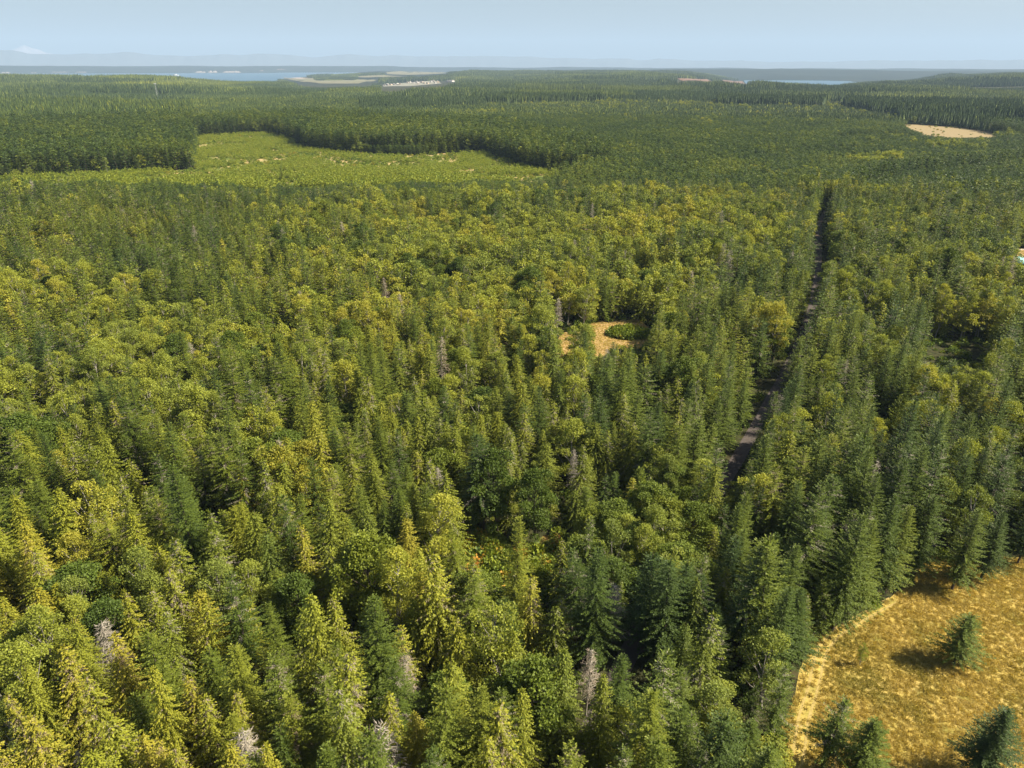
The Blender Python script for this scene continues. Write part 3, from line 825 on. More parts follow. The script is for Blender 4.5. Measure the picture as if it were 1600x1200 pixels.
# nothing may stand in front of ground that the photo shows
VIS = [[(866, 548), (872, 534), (886, 521), (893, 530), (889, 552), (872, 556)], [(922, 506), (950, 506), (958, 530), (946, 545), (934, 554), (924, 545), (920, 525)],
       [(955, 506), (1005, 506), (1012, 538), (960, 535)],
       [(718, 826), (755, 846), (800, 856), (835, 850), (868, 842), (872, 850), (845, 872), (805, 885), (765, 875), (730, 850)],
       [(1640, 875), (1560, 880), (1505, 905), (1470, 945), (1400, 942), (1330, 972), (1276, 1006), (1262, 1060), (1250, 1110), (1236, 1200), (1225, 1320), (1800, 1320), (1800, 880)],
       [(x, y) for x, y in CLEARCUT if y < 273] + [(880, 272), (800, 283), (740, 279), (700, 286), (640, 281), (600, 288), (540, 284), (480, 292), (440, 285), (400, 295), (340, 280), (300, 289), (240, 276), (200, 287), (150, 277), (100, 286), (60, 280), (0, 284)],
       [(1410, 196), (1490, 200), (1560, 213), (1500, 215), (1450, 211)],
       [(1585, 391), (1640, 390), (1640, 412), (1588, 410)],
       [(1436, 520), (1540, 528), (1545, 562), (1440, 568)],
       [(1012, 940), (1022, 930), (1030, 938), (1015, 955)]]
for a, b in zip(ROAD[2:13], ROAD[3:14]):
    w = lambda y: 2.4 + (y - 360) * .010
    VIS.append([(a[0] - w(a[1]), a[1]), (a[0] + w(a[1]), a[1]), (b[0] + w(b[1]), b[1]), (b[0] - w(b[1]), b[1])])
def blocks(P, h, r, polys, W=(-.75, 0, .75)):
    hit = np.zeros(len(P), bool)
    for f in (.18, .4, .6, .8, .97):
        c, dep = project(np.c_[P, h * f]); ww = r * (1.05 - f) * FPX / dep
        for sx in W:
            q = c.copy(); q[:, 0] += sx * ww
            for poly in polys: hit |= inside(q, poly)
    return hit
for rnd in range(3):
    k = np.nonzero(~drop & (D < 2000))[0]
    b = blocks(PTS[k], hgt[k], np.where(sp[k] >= 2, 5.2, 4.6), VIS[:9]) | blocks(PTS[k], hgt[k], np.full(len(k), 3.8), VIS[9:])
    kk = k[b]
    if rnd < 2: hgt[kk] *= .68
    else: drop[kk] = True
drop |= hgt < 4.5
drop |= inside(PTS, G_WIDE)
b_ = blocks(PTS, hgt, np.full(n, 5.5), VIS[2:3], (-1.1, -.5, 0, .5, 1.1)) & (D < 400)
drop |= b_
drop |= inside(PTS, gpoly([(852, 552), (896, 552), (900, 600), (856, 600)]))
ok = ~drop
PTS, sp, hgt, D, px, py, bx, by, patch, far, TALLK = (a[ok] for a in (PTS, sp, hgt, D, px, py, bx, by, patch, far, TALLK))

# hand placed trees read off the photo: (kind, base px, base py, top py, width factor)
HAND = [(0, 1490, 1037, 957, 2.0), (0, 1487, 921, 792, 1.25), (0, 1532, 905, 800, 1.35), (0, 1283, 1205, 1088, 1.7), (0, 1338, 1225, 1122, 1.9), (0, 1522, 1215, 1092, 1.75),
        (2, 1343, 1041, 1008, .8), (0, 1590, 880, 775, 1.2), (0, 1382, 928, 790, 1.2), (0, 1362, 938, 775, 1.1), (0, 1300, 985, 800, 1.15), (0, 1335, 968, 815, 1.1),
        (4, 200, 1080, 962, 1.5), (4, 600, 1270, 1120, 1.3), (4, 400, 1290, 1130, 1.5), (4, 915, 1120, 1010, 1.0), (4, 336, 862, 835, .7), (4, 640, 1130, 1020, 1.3),
        (0, 441, 283, 257, .9), (0, 703, 305, 284, 1.3), (0, 1418, 620, 490, 1.0), (3, 838, 852, 738, .85), (3, 778, 836, 706, .85), (2, 1010, 900, 790, 1.0), (4, 1310, 640, 560, 1.0)]
HW = []
for kind, hx, hy, ty, wf in HAND:
    x, y = ground(hx, hy)
    lo, hi = 1., 45.
    for _ in range(40):
        m = (lo + hi) / 2
        if project([[x, y, m]])[0][0, 1] > ty: lo = m
        else: hi = m
    HW.append((x, y, kind, lo, wf))
HW = np.array(HW)
keep = np.ones(len(PTS), bool)
for x, y, kind, h, wf in HW: keep &= np.hypot(PTS[:, 0] - x, PTS[:, 1] - y) > 3.4
nh = len(HW)
PTS = np.r_[HW[:, :2], PTS[keep]]; sp = np.r_[HW[:, 2].astype(int), sp[keep]]; hgt = np.r_[HW[:, 3], hgt[keep]]
wfac = np.r_[HW[:, 4], np.ones(keep.sum())]; far = np.r_[np.zeros(nh, bool), far[keep]]
TALLK = np.r_[np.zeros(nh, bool), TALLK[keep]]
D = np.hypot(PTS[:, 0], PTS[:, 1]); n = len(PTS)
S2, dep = project(np.c_[PTS, hgt * .72]); T2, _ = project(np.c_[PTS, hgt])
RS = np.random.RandomState(77)
# each tree's own tone (0 dark .. 1 yellow), drifting across the forest
tone = np.clip(.5 + (vnoise(PTS[:, 0], PTS[:, 1], 45, 81) - .5) * .55 + RS.normal(0, .17, n), .02, .98)
lean = S2[:, 0] < 420
tone += np.where((sp <= 1) & lean & (S2[:, 1] > 800), .2, 0) + np.where(sp == 2, .12, 0) + np.where((sp <= 1) & (S2[:, 0] < 330) & (S2[:, 1] > 860), .12, 0) - np.where((sp == 0) & (S2[:, 0] > 1150), .05, 0)
tone += np.where(far & (sp == 0), (vnoise(PTS[:, 0], PTS[:, 1], 350, 83) - .5) * .3 - .08, 0)
tone -= np.where((sp == 0) & (S2[:, 1] > 268) & (S2[:, 1] < 330), .16, 0) + np.where(far & (S2[:, 1] < 268), .10, 0) + np.where(D > 1650, .06, 0) + np.where(TALLK, .3, 0)
tone = np.clip(tone, .02, .98)
wid = RS.uniform(.92, 1.36, n) * wfac
turn = RS.uniform(0, 6.283, n)
lean_x = RS.normal(0, .032, n); lean_y = RS.normal(0, .032, n)

KIND = ['fir', 'cedar', 'alder', 'maple', 'dead']
NAMES = ['fir_tree', 'cedar_tree', 'alder_tree', 'maple_tree', 'dead_tree']
infr = (T2[:, 0] > -5) & (T2[:, 0] < 1605) & (T2[:, 1] < 1190) & (T2[:, 1] > 0)
apparent = hgt / dep
single = np.zeros(n, bool); single[:nh] = True
for k in range(5):
    c = np.nonzero((sp == k) & infr)[0]; c = c[np.argsort(-apparent[c])]
    single[c[:(295, 295, 295, 150, 60)[k]]] = True

def shade_word(k, t):
    if k == 0: return 'dark green' if t < .38 else 'mid green' if t < .62 else 'light green'
    if k == 1: return 'olive green' if t < .4 else 'yellow olive' if t < .7 else 'golden olive'
    if k == 2: return 'soft green' if t < .4 else 'bright green' if t < .7 else 'yellow green'
    if k == 3: return 'deep green' if t < .5 else 'green'
    return 'bleached grey'
SPECIAL = {0: 'small lone dark green fir standing in the open golden meadow beside its shadow',
           1: 'tall fir at the upper left corner of the meadow with its bare trunk showing',
           3: 'broad dark fir at the bottom left corner of the meadow with a pointed top',
           4: 'smaller fir right of the pointed one at the bottom left corner of the meadow',
           5: 'broad dark fir in the bottom right corner of the meadow',
           6: 'thin sapling with a small leafy head in the meadow near the wheel track',
           18: 'dark lone fir standing among the saplings of the clearcut, left part',
           19: 'dark lone fir at the near edge of the clearcut, right of its middle'}
SING = np.nonzero(single)[0]
NM = ('fir', 'cedar', 'alder', 'maple', 'dead tree')
def size_word(i): return 'tall' if hgt[i] > hmean[sp[i]] * 1.10 else 'short' if hgt[i] < hmean[sp[i]] * .88 else 'middling'
def place_word(i):
    x, y = S2[i, 0] / 1600, S2[i, 1] / 1200
    if abs(PTS[i, 0] - road_x(PTS[i, 1])) < 9: w = 'beside the road'
    elif np.min(np.hypot(*(G_MEADOW - PTS[i]).T)) < 9: w = 'at the meadow edge'
    elif np.min(np.hypot(*(G_CLEARING - PTS[i]).T)) < 11: w = 'by the tan clearing'
    elif np.min(np.hypot(*(G_OPENING - PTS[i]).T)) < 9: w = 'by the bracken opening'
    else: w = ''
    h = ('far left', 'left', 'left of centre', 'centre', 'right of centre', 'right', 'far right')[int(np.clip(x * 7, 0, 6))]
    v = ('upper half', 'above middle', 'below middle', 'lower part', 'bottom edge')[int(np.clip((y - .38) / .124, 0, 4)) if y > .38 else 0]
    return (w + ', ' if w else '') + v + ' ' + h
TREE = KDT = None
from mathutils import kdtree
KDT = kdtree.KDTree(len(SING))
for j, i in enumerate(SING): KDT.insert((S2[i, 0], S2[i, 1], 0), j)
KDT.balance()
def neighbour(i):
    """the kind and shade of the nearest crown just to its left in the photo"""
    for co, j, dd in KDT.find_n((S2[i, 0] - 30, S2[i, 1], 0), 8):
        q = SING[j]
        if q != i and S2[q, 0] < S2[i, 0] - 5: return '%s %s' % (shade_word(sp[q], tone[q]), NM[sp[q]])
    return 'gap'
from collections import defaultdict
cells = defaultdict(list)
for i in SING:
    if i not in SPECIAL: cells[('%s %s %s' % (size_word(i), shade_word(sp[i], tone[i]), NM[sp[i]]), place_word(i))].append(i)
LABEL = dict(SPECIAL)
ORD = ['leftmost', 'second from left', 'third from left', 'fourth from left', 'fifth from left', 'sixth from left', 'seventh from left', 'eighth from left', 'ninth from left', 'tenth from left'] + ['%s from left' % w for w in 'eleventh twelfth thirteenth fourteenth fifteenth sixteenth seventeenth eighteenth nineteenth twentieth'.split()] + ['%s from left' % w for w in 'twenty-first twenty-second twenty-third twenty-fourth twenty-fifth twenty-sixth'.split()]
for (what, where), ids in cells.items():
    if len(ids) == 1: LABEL[ids[0]] = '%s, %s' % (what, where); continue
    nb = [neighbour(i) for i in ids]
    ids_x = sorted(ids, key=lambda i: S2[i, 0])
    for i, b_ in zip(ids, nb):
        if nb.count(b_) == 1 and b_ != 'gap' and len(ids) < 4: LABEL[i] = '%s right of %s, %s' % (what, b_, where)
        else:
            r_ = ids_x.index(i)
            LABEL[i] = '%s %s, %s' % (ORD[min(r_, len(ORD) - 1)] if r_ < len(ids) - 1 else 'rightmost', what, where)
def tree_label(i):
    t_ = LABEL[i].replace('middling ', '').split()
    return ' '.join(t_[:16])

GROUPS = ['firs of the mixed forest', 'cedars of the mixed forest', 'alders of the mixed forest', 'maples of the mixed forest', 'standing dead trees']
CATS = ['fir tree', 'cedar tree', 'alder tree', 'maple tree', 'dead tree']
for i in np.nonzero(single)[0]:
    k = sp[i]; L = near[KIND[k]]
    cr, tr, h0 = L[int(RS.randint(len(L)))] if not (i == 0) else L[3]
    root = bpy.data.objects.new(NAMES[k], None); scene.collection.objects.link(root)
    root.empty_display_size = .5
    s = hgt[i] / h0; w = s * wid[i] if i >= nh else s * wfac[i]
    if i >= nh: w = s ** .6 * wid[i]
    root.location = (PTS[i, 0], PTS[i, 1], 0); root.rotation_euler = (lean_x[i], lean_y[i], turn[i]); root.scale = (w, w, s)
    tag(root, tree_label(i), CATS[k], GROUPS[k])
    t_ = link('trunk', tr, root)
    c_ = link('crown', cr, root); c_['tone'] = float(tone[i])

for k in range(5):
    m = (sp == k) & ~single
    lod = np.where(D < 280, 0, np.where(D < 700, 1, 2))
    if k < 2: lod = np.where(D > 1700, 3, lod)
    F = forms[KIND[k]]
    idx = np.zeros(n, int)
    for l in range(4):
        c = [j for j, f in enumerate(F) if f[2] == l]
        q = lod == l
        if q.any() and c: idx[q] = np.array(c)[RS.randint(len(c), size=q.sum())]
    h0 = np.array([f[1] for f in F])[idx]; s = hgt / h0; w = s ** .6 * wid
    w = np.where(lod >= 2, s ** .45 * wid, w)
    nm = ['fir_forest', 'cedar_forest', 'alder_woodland', 'maple_woodland', 'dead_trees'][k]
    o = scatter(nm, KIND[k], np.c_[PTS, np.zeros(n)][m], idx[m], np.stack([w, w, s], 1)[m], np.stack([lean_x, lean_y, turn], 1)[m], tone[m])
    tag(o, ['mass of dark and mid green firs from the mixed forest to the far plantations', 'mass of olive cedars filling the forest behind the nearest trees', 'mass of pale and yellow green alders scattered through the forest',
            'mass of round deep green maples scattered through the forest', 'scattered pale dead trees among the living forest'][k], ['fir forest', 'cedar forest', 'alder woodland', 'maple woodland', 'dead trees'][k], None, 'stuff')

# ------------------------------------------------------------------ undergrowth, saplings, grass
def simple(name, kind, P, scl, tone, label, cat, seed):
    rs = np.random.RandomState(seed); m = len(P); nf = len(forms[kind])
    s = np.asarray(scl)[:, None] * np.stack([np.ones(m), np.ones(m), rs.uniform(.7, 1.25, m)], 1)
    o = scatter(name, kind, P, rs.randint(nf, size=m), s, np.stack([np.zeros(m), np.zeros(m), rs.uniform(0, 6.28, m)], 1), tone)
    return tag(o, label, cat, None, 'stuff')

Q = jitter_grid(55, 480, 4.2, 46, 5)
k = ~inside(Q, G_MEADOW) & ~inside(Q, G_YARD) & (np.abs(Q[:, 0] - road_x(Q[:, 1])) > 4.2)
inC, inO, inG = inside(Q, G_CLEARING), inside(Q, G_OPENING), inside(Q, G_GAP)
gx, gy = ground(982, 522)
k &= ~(inC & (np.hypot(Q[:, 0] - gx, Q[:, 1] - gy) > 9)) & (RS.rand(len(Q)) < .8)
Q = Q[k]; rs = np.random.RandomState(6); m = len(Q)
simple('undergrowth', 'shrub', np.c_[Q, np.zeros(m)], rs.uniform(.7, 1.8, m), rs.uniform(0, .75, m), 'low bushes covering the forest floor between the trees', 'undergrowth', 6)
def fill(poly, s, seed, frac=1.0):
    lo, hi = poly.min(0), poly.max(0); rs = np.random.RandomState(seed)
    X, Y = np.meshgrid(np.arange(lo[0], hi[0], s), np.arange(lo[1], hi[1], s))
    P = np.stack([X.ravel(), Y.ravel()], 1) + rs.uniform(-.5, .5, (X.size, 2)) * s
    return P[inside(P, poly) & (rs.rand(len(P)) < frac)]
Q = fill(G_WIDE, 1.6, 8, .85); m = len(Q); rs = np.random.RandomState(8)
simple('bracken', 'shrub', np.c_[Q, np.zeros(m)], rs.uniform(.6, 1.9, m), np.where(rs.rand(m) < .12, .97, rs.uniform(.45, .82, m)), 'bright green and orange bushes filling the bracken opening', 'bracken', 8)
ang = rs.uniform(0, 6.28, 220); rr = np.sqrt(rs.rand(220)) * 1.15
Q = np.stack([gx + 7.5 * rr * np.cos(ang), gy + 6 * rr * np.sin(ang)], 1); m = len(Q)
simple('bramble_thicket', 'shrub', np.c_[Q, np.zeros(m)], rs.uniform(1.0, 2.3, m), rs.uniform(.4, .75, m), 'low green bramble mound on the right side of the tan clearing', 'bramble thicket', 9)

Q = fill(G_CLEARCUT, 2.6, 12)
bare = vnoise(Q[:, 0] * .7, Q[:, 1] * .5, 26, 91) * .65 + vnoise(Q[:, 0], Q[:, 1], 9, 92) * .35
Q = Q[(bare < .565)]; m = len(Q); rs = np.random.RandomState(12)
B2, _ = project(np.c_[Q, np.zeros(m)])
big = 1 + 1.1 * np.clip((B2[:, 1] - 262) / 40, 0, 1)
simple('replanted_saplings', 'young_fir', np.c_[Q, np.zeros(m)], rs.uniform(.55, 1.25, m) * big, np.clip(.78 + rs.normal(0, .14, m), 0, 1), 'yellow green fir saplings covering the replanted clearcut', 'saplings', 12)
Q = fill(G_CLEARCUT, 7, 13, .6); m = len(Q)
simple('clearcut_bushes', 'shrub', np.c_[Q, np.zeros(m)], rs.uniform(1, 3, m), rs.uniform(.3, .8, m), 'yellow green bushes scattered over the clearcut', 'bushes', 13)

Q = fill(G_MEADOW, .62, 14); pq, _ = project(np.c_[Q, np.zeros(len(Q))]); Q = Q[(pq[:, 0] < 1680) & (pq[:, 1] < 1260)]; m = len(Q); rs = np.random.RandomState(14)
et = min(1, 1)
dr = np.min(np.hypot(Q[:, None, 0] - E[None, ::2, 0], Q[:, None, 1] - E[None, ::2, 1]), 1)
Q = Q[np.abs(dr - .9) > .45]; m = len(Q)
tn_ = np.clip(.42 + (vnoise(Q[:, 0], Q[:, 1], 6, 95) - .5) * .6 + (vnoise(Q[:, 0], Q[:, 1], 2, 96) - .5) * .2, 0, 1)
gx0, gy0 = ground(1335, 1040); tn_ = np.clip(tn_ - .38 * np.exp(-((Q[:, 0] - gx0) ** 2 + (Q[:, 1] - gy0) ** 2) / 130), 0, 1)
simple('meadow_grass', 'grass', np.c_[Q, np.zeros(m)], rs.uniform(.5, 1.15, m), tn_, 'tufts of golden dry grass covering the meadow', 'grass', 14)
Q = np.r_[fill(G_CLEARING, .9, 15), fill(G_YARD, 1.5, 16)]; m = len(Q)
Q9 = fill(G_FIELD, 14, 17, .15)
simple('field_bushes', 'shrub', np.c_[Q9, np.zeros(len(Q9))], np.random.RandomState(3).uniform(.6, 2.4, len(Q9)), np.random.RandomState(4).uniform(.3, .9, len(Q9)), 'scattered bushes in the far stubble field at the right', 'bushes', 17)
simple('clearing_grass', 'grass', np.c_[Q, np.zeros(m)], rs.uniform(.6, 1.2, m), rs.uniform(.5, 1, m), 'dry tan grass tufts in the clearing and the yard', 'grass', 15)

# ------------------------------------------------------------------ the far forest, grove by grove
FARFIELDS = [[(440, 122), (485, 122), (492, 126), (560, 128), (590, 125), (560, 131), (500, 131), (470, 128)],
             [(603, 113), (680, 112), (700, 114), (670, 116.5), (605, 116)],
             [(598, 133), (625, 131), (660, 127.5), (686, 127), (690, 131), (655, 134), (600, 136)],
             [(1058, 123), (1105, 124), (1112, 128), (1066, 127)], [(1128, 125), (1160, 127), (1168, 132), (1135, 129)],
             [(88, 156), (118, 154), (118, 160), (88, 161)], [(660, 172), (690, 171), (692, 176), (664, 177)], [(238, 150), (262, 149), (262, 158), (240, 159)]]
T = 60.
X, Y = np.meshgrid(np.arange(-8600, 8600, T), np.arange(1500, 11200, T))
X = X.ravel(); Y = Y.ravel(); d = np.hypot(X, Y)
k = (d > 2600 - 25) & (d < 11200) & (np.abs(np.degrees(np.arctan2(X, Y))) < 41)
X, Y, d = X[k], Y[k], d[k]; Z = terrain(X, Y)
k = Z > SEA + 3
X, Y, Z, d = X[k], Y[k], Z[k], d[k]
FARFIELDS.append([(560, 119), (600, 117.5), (640, 119), (600, 121), (560, 121)])
FG = [np.array([far_ground(*p) for p in f]) for f in FARFIELDS]
k = np.ones(len(X), bool)
for f in FG: k &= ~inside(np.stack([X, Y], 1), f)
OPEN_VIEW = [[(436, 121), (487, 121), (494, 126), (590, 124.5), (592, 128), (560, 132), (500, 132), (468, 129)], [(600, 112), (680, 111.5), (702, 114), (670, 117), (604, 117)],
             [(594, 134), (625, 130), (660, 126), (712, 126), (712, 130), (690, 132), (655, 135), (598, 137)], [(1056, 122.5), (1107, 123.5), (1114, 128.5), (1064, 127.5)], [(1126, 124.5), (1162, 126.5), (1170, 132.5), (1133, 129.5)],
             [(86, 155), (120, 153), (120, 160), (88, 161)], [(560, 119), (600, 117.5), (640, 119), (600, 121), (560, 121)]]
for hh_ in (4., 12., 22., 32.):
    for ox in (-22, 0, 22):
        for oy in (-28, 28):
            pj, _ = project(np.c_[X + ox, Y + oy, Z + hh_])
            for f in OPEN_VIEW: k &= ~inside(pj, f)
k &= (vnoise(np.floor(X / 420) * 420, np.floor(Y / 380) * 380, 190, 103) > .17)
X, Y, Z, d = X[k], Y[k], Z[k], d[k]; m = len(X); rs = np.random.RandomState(20)
stand = vnoise(np.floor(X / 420) * 420, np.floor(Y / 380) * 380, 150, 101)
hs = .40 + 1.0 * stand + .18 * vnoise(X, Y, 130, 106)
tone_f = np.clip(.08 + (vnoise(np.floor(X / 420) * 420, np.floor(Y / 380) * 380, 200, 102) - .5) * 1.3 + (vnoise(X, Y, 260, 104) - .5) * .35 + rs.normal(0, .05, m), 0, 1)
o = scatter('far_forest', 'grove', np.stack([X, Y, Z - .5], 1), np.where(vnoise(X, Y, 480, 105) + .25 * (Z > 4) > .62, 3 + rs.randint(2, size=m), rs.randint(3, size=m)), np.stack([np.ones(m), np.ones(m), hs], 1), np.stack([np.zeros(m), np.zeros(m), rs.randint(4, size=m) * math.pi / 2], 1), tone_f)
tag(o, 'far off woods fading to blue towards the horizon', 'far forest', None, 'stuff')

def far_sheet(name, poly, mat, label, lift=1.5):
    P = np.array([far_ground(*p) for p in poly]); out = []
    for i in range(len(P)):
        a, b = P[i], P[(i + 1) % len(P)]
        for j in range(5): out.append(a + (b - a) * j / 5)
    out = np.array(out); c = out.mean(0); n = len(out); V = []
    for f in np.linspace(1, 0, 7):
        q = c + (out - c) * f; V.append(np.c_[q, terrain(q[:, 0], q[:, 1]) + lift])
    V = np.concatenate(V); Q = [(k * n + j, k * n + (j + 1) % n, (k + 1) * n + (j + 1) % n, (k + 1) * n + j) for k in range(6) for j in range(n)]
    return tag(link(name, mesh(name, V, Q, [mat])), label, None, None, 'structure')
M_ff = plain('far_pasture', (.21, .17, .10), .95, .004, (.08, .10, .05)); M_red = plain('bare_logged_soil', (.19, .10, .07), .95, .006, (.11, .08, .05)); M_pale = plain('pale_quarry_floor', (.42, .34, .29), .95, .01, (.3, .24, .2))
far_sheet('pasture', FARFIELDS[0], M_ff, 'tan pasture in the far valley left of the town', 3)
far_sheet('pasture', FARFIELDS[1], M_ff, 'thin pinkish pasture on the ridge above the far town', 3)
far_sheet('town_ground', FARFIELDS[2], plain('town_lots', (.30, .27, .23), .9, .02, (.08, .1, .05)), 'ground of the far town between woods', 3)
far_sheet('logged_slope', FARFIELDS[3], M_red, 'reddish logged patch on the far hill, the left of two', 3)
far_sheet('logged_slope', FARFIELDS[4], M_red, 'reddish logged patch on the far hill, the right of two', 3)
far_sheet('logged_patch', FARFIELDS[5], M_dirt, 'bare tan patch below the left hillside woods', 2)
far_sheet('logged_patch', FARFIELDS[6], M_dirt, 'tiny bare patch among plantations above the clearcut', 2)
far_sheet('pasture', FARFIELDS[-1], M_ff, 'narrow pale pasture in the far valley above the town', 3)
far_sheet('pale_quarry', [(443, 121.6), (470, 121.8), (482, 122.6), (470, 123.6), (446, 123)], M_pale, 'white strip of bare ground in the far valley', 5)

# bluffs on the far shore
M_bluff = plain('sand_bluff', (.36, .30, .27), .9, .01, (.10, .11, .10))
def bluff(x0, x1, ytop, ybot, label):
    ytop = ybot - (ybot - ytop) * .62
    xs = np.arange(x0, x1 + .01, .8); rs = np.random.RandomState(int(x0)); V = []
    for k, f in enumerate(np.linspace(0, 1, 4)):
        for x in xs:
            yt = ybot + (ytop - ybot) * f * (1 if k < 2 else rs.uniform(.25, 1.1))
            e = min((x - x0), (x1 - x)) / max(x1 - x0, 1) * 4; yt = ybot + (yt - ybot) * min(1, e + .25)
            dd = CMn @ np.array([(x - 800) / FPX, -(yt - 600) / FPX, -1.0]); r = math.hypot(dd[0], dd[1]); dist = 21500 + f * 130 + rs.uniform(-25, 25)
            V.append((dd[0] / r * dist, dd[1] / r * dist, max(H + dd[2] / r * dist, SEA - 2)))
    m = len(xs); Q = [(k * m + j, k * m + j + 1, (k + 1) * m + j + 1, (k + 1) * m + j) for k in range(3) for j in range(m - 1)]
    tag(link('bluff', mesh('bluff', np.array(V), Q, [M_bluff])), label, None, None, 'structure')
for a in ((0, 17, 111.3, 114.5, 'pale sand bluff on the far shore at the left edge'), (48, 58, 112.5, 114.3, 'small pale bluff on the far shore, second from the left edge'),
          (80, 108, 111.2, 113.0, 'thin pale bluff on the far shore above the left water'), (117, 136, 111.2, 113.2, 'thin pale bluff with a bright right end on the far shore'),
          (305, 322, 109.5, 113.6, 'brightest pale bluff on the far shore'), (325, 340, 108.2, 113.4, 'pale bluff just right of the brightest one'), (348, 377, 108.6, 113.4, 'broken pale bluff on the far shore, right of the bright ones'), (405, 412, 108.8, 111, 'faint pale bluff far right along the shore'), (432, 446, 106.6, 108.8, 'faint pinkish bluff beyond the others')):
    bluff(*a)

# ------------------------------------------------------------------ buildings, mast, ship
M_wall = plain('pale_siding', (.62, .58, .52), .8, .3, (.52, .48, .42)); M_roof = plain('grey_shingle', (.30, .27, .25), .85, .4); M_teal = plain('turquoise_metal_roof', (.30, .62, .60), .45, .2, (.40, .70, .68), .5)
M_glass = plain('window_glass', (.05, .07, .09), .15, spec=.6); M_white = plain('white_paint', (.80, .79, .76), .6); M_tanwall = plain('tan_siding', (.5, .38, .26), .8)
def boxv(x0, x1, y0, y1, z0, z1):
    V = [(x0, y0, z0), (x1, y0, z0), (x1, y1, z0), (x0, y1, z0), (x0, y0, z1), (x1, y0, z1), (x1, y1, z1), (x0, y1, z1)]
    return V, [(0, 3, 2, 1), (4, 5, 6, 7), (0, 1, 5, 4), (1, 2, 6, 5), (2, 3, 7, 6), (3, 0, 4, 7)]
def box_mesh(name, b, mat): return mesh(name, *boxv(*b), [mat])
def gable_mesh(name, w, l, h, rise, over, mat, th=.18):
    x, y = w / 2 + over, l / 2 + over; e = h - over * rise / (w / 2)
    V = []; Q = []
    for s in (-1, 1):
        k = len(V)
        V += [(s * x, -y, e), (s * x, y, e), (0, y, h + rise), (0, -y, h + rise), (s * x, -y, e + th), (s * x, y, e + th), (0, y, h + rise + th), (0, -y, h + rise + th)]
        Q += [tuple(k + i for i in f) for f in ((0, 3, 2, 1), (4, 5, 6, 7), (0, 1, 5, 4), (1, 2, 6, 5), (2, 3, 7, 6), (3, 0, 4, 7))]
    return mesh(name, V, Q, [mat])
def body_mesh(name, w, l, h, rise, mat):
    me = bpy.data.meshes.new(name); a, b = w / 2, l / 2
    me.from_pydata([(-a, -b, -.3), (a, -b, -.3), (a, b, -.3), (-a, b, -.3), (-a, -b, h), (a, -b, h), (a, b, h), (-a, b, h), (0, -b, h + rise - .05), (0, b, h + rise - .05)], [],
                   [(0, 1, 5, 8, 4), (2, 3, 7, 9, 6), (1, 2, 6, 5), (3, 0, 4, 7), (4, 8, 9, 7), (8, 5, 6, 9), (0, 3, 2, 1)])
    me.materials.append(mat); return me
def house(x, y, z, rot, w, l, h, rise, wall, roof, label, group=None, windows=True, name='house'):
    r = bpy.data.objects.new(name, None); scene.collection.objects.link(r); r.location = (x, y, z); r.rotation_euler = (0, 0, rot)
    tag(r, label, 'house', group)
    link('wall', body_mesh('house_wall', w, l, h, rise, wall), r)
    rf = link('roof', gable_mesh('house_roof', w, l, h, rise, .6 * w / 10, roof), r)
    if windows:
        link('chimney', box_mesh('chimney', (w * .12, w * .12 + .8, l * .2, l * .2 + .8, h, h + rise + .9), M_wall), rf)
        for s in (-1, 1):
            for q in (-.3, 0, .3):
                a = s * w / 2
                wd = link('window', box_mesh('window_pane', (min(a, a + s * .04), max(a, a + s * .04), l * q - .6, l * q + .6, 1.0, 2.3), M_glass), r)
                link('frame', mesh('window_frame', *frame_geo(a, s, l * q), [M_white]), wd)
        link('door', box_mesh('door', (-.5, .5, -l / 2 - .05, -l / 2 + .002, 0, 2.1), M_tanwall), r)
    return r
def frame_geo(a, s, y):
    V = []; Q = []
    for b in ((-.7, -.6, .9, 2.4), (.6, .7, .9, 2.4), (-.6, .6, .9, 1.0), (-.6, .6, 2.3, 2.4)):
        x0, x1 = sorted((a + s * .001, a + s * .07)); v, q = boxv(x0, x1, y + b[0], y + b[1], b[2], b[3]); k = len(V)
        V += v; Q += [tuple(k + i for i in f) for f in q]
    return V, Q
hx, hy = ground(1601, 418)
house(hx, hy, 0, 1.1, 11, 17, 3.6, 2.6, M_tanwall, M_teal, 'house with a turquoise metal roof beside the tan yard at the right edge')
rs = np.random.RandomState(31)
TOWN = [(601, 134.3), (606, 134), (611, 133.6), (616, 133.3), (621, 133.4), (625, 132.8), (637, 130.6), (641, 130), (646, 131), (651, 129.4), (653, 132.4), (655, 131), (659, 129.8), (663, 131.2), (668, 131.6), (674, 129), (677, 128.4), (680, 131), (684, 129.6), (700, 128.8), (704, 128.8), (707, 128.7)]
NTH = 'first second third fourth fifth sixth seventh eighth ninth tenth eleventh twelfth thirteenth fourteenth fifteenth sixteenth seventeenth eighteenth nineteenth twentieth twenty-first twenty-second'.split()
for i, (x, y) in enumerate(TOWN):
    gx, gy = far_ground(x, y)
    wall = (M_wall, M_tanwall, M_roof)[rs.randint(3)]
    house(gx, gy, float(terrain(gx, gy)) + 4, rs.uniform(0, 3), rs.uniform(12, 18), rs.uniform(16, 34), rs.uniform(7, 11), 4, wall, (M_roof, M_wall, M_roof)[rs.randint(3)],
          '%s building of the far town, %s from the left of its row' % ('grey' if wall is M_roof else 'tan' if wall is M_tanwall else 'pale', NTH[i]), 'buildings of the far town', False, 'far_house')

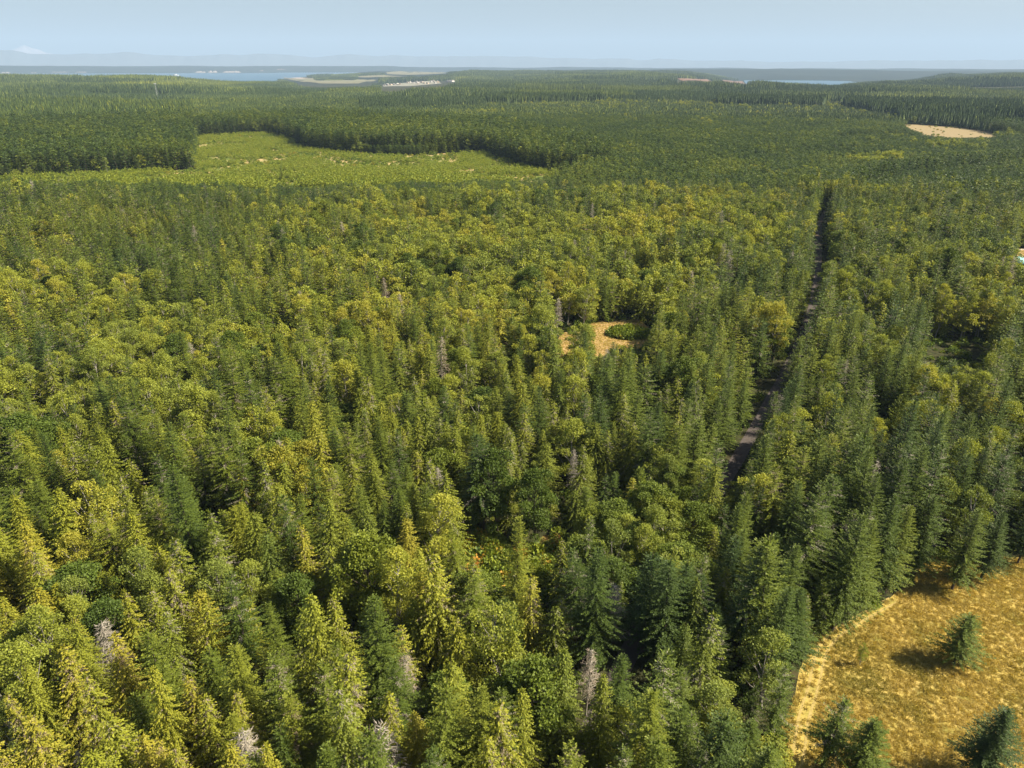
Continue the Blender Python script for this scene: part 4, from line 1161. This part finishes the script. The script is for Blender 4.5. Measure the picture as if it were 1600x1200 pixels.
M_steel = plain('galvanised_steel', (.45, .46, .45), .6)
def mast():
    x, y = far_ground(246.5, 155); z = float(terrain(x, y)); Hh = 52.
    r = bpy.data.objects.new('radio_mast', None); scene.collection.objects.link(r); r.location = (x, y, z)
    tag(r, 'slender pale radio mast rising from the woods at the upper left', 'mast')
    g = Geo(); R0, R1 = 2.6, 1.1
    c = [(math.cos(a), math.sin(a)) for a in (.5, .5 + 2.094, .5 + 4.189)]
    P = lambda j, f: np.array([c[j][0] * (R0 + (R1 - R0) * f), c[j][1] * (R0 + (R1 - R0) * f), Hh * f])
    for j in range(3): g.tube([P(j, 0), P(j, 1)], [.28, .2], 4)
    link('leg_frame', g.build('mast_legs', [M_steel]), r)
    g = Geo()
    for k in range(12):
        for j in range(3): g.tube([P(j, k / 12), P((j + 1) % 3, (k + 1) / 12)], [.12, .12], 3); g.tube([P(j, k / 12), P((j + 1) % 3, k / 12)], [.1, .1], 3)
    link('bracing', g.build('mast_bracing', [M_steel]), r)
    g = Geo(); a = np.arange(3) * 2.094 + .5
    for z0 in (Hh - 4, Hh - .5): g.tube([P(0, z0 / Hh) * 1.6 * [1, 1, 1 / 1.6], P(1, z0 / Hh) * 1.6 * [1, 1, 1 / 1.6], P(2, z0 / Hh) * 1.6 * [1, 1, 1 / 1.6], P(0, z0 / Hh) * 1.6 * [1, 1, 1 / 1.6]], [.3] * 4, 4)
    link('platform', g.build('mast_platform', [M_steel]), r)
    for k in range(6):
        b = k * 1.047; link('antenna', box_mesh('antenna_panel', (3.2 * math.cos(b) - .45, 3.2 * math.cos(b) + .45, 3.2 * math.sin(b) - .45, 3.2 * math.sin(b) + .45, Hh - 4, Hh + 1), M_steel), r)
mast()

def ship():
    d = CMn @ np.array([(275 - 800) / FPX, -(118.2 - 600) / FPX, -1.0]); t = (SEA - H) / d[2]
    x, y = d[0] * t, d[1] * t
    r = bpy.data.objects.new('ferry', None); scene.collection.objects.link(r); r.location = (x, y, SEA)
    tag(r, 'tiny white ship on the blue water at the upper left', 'ship')
    L, B = 58, 11
    sec = [(-L, .8), (-L * .8, 1), (L * .6, 1), (L * .88, .55), (L, .05)]
    V = []
    for sx, w in sec: V += [(sx, -B * w, 12), (sx, -B * w * .7, -1), (sx, B * w * .7, -1), (sx, B * w, 12)]
    Q = [(k * 4 + j, (k + 1) * 4 + j, (k + 1) * 4 + (j + 1) % 4, k * 4 + (j + 1) % 4) for k in range(4) for j in range(4)] + [(0, 1, 2, 3), (16, 19, 18, 17)]
    link('hull', mesh('ship_hull', V, Q, [M_white]), r)
    link('cabin', box_mesh('ship_cabin', (-L * .7, L * .4, -8, 8, 12.01, 22), M_white), r)
    link('wheelhouse', box_mesh('ship_bridge', (L * .1, L * .35, -7, 7, 22.01, 27), M_wall), r)
    link('funnel', box_mesh('ship_funnel', (-L * .35, -L * .2, -2.5, 2.5, 22.01, 31), M_roof), r)
ship()

# ------------------------------------------------------------------ the air
hv = NT('haze')
pv = hv.n('ShaderNodeVolumePrincipled'); pv.inputs['Density'].default_value = HAZE_DENSITY; pv.inputs['Color'].default_value = HAZE_COLOR
hv.l(pv.outputs[0], hv.out.inputs['Volume'])
R = 80000.
hz = link('haze', box_mesh('haze', (-R, R, -R, R, -101, 2400), hv.m))
tag(hz, 'pale blue haze between the near trees and the horizon', None, None, 'stuff')
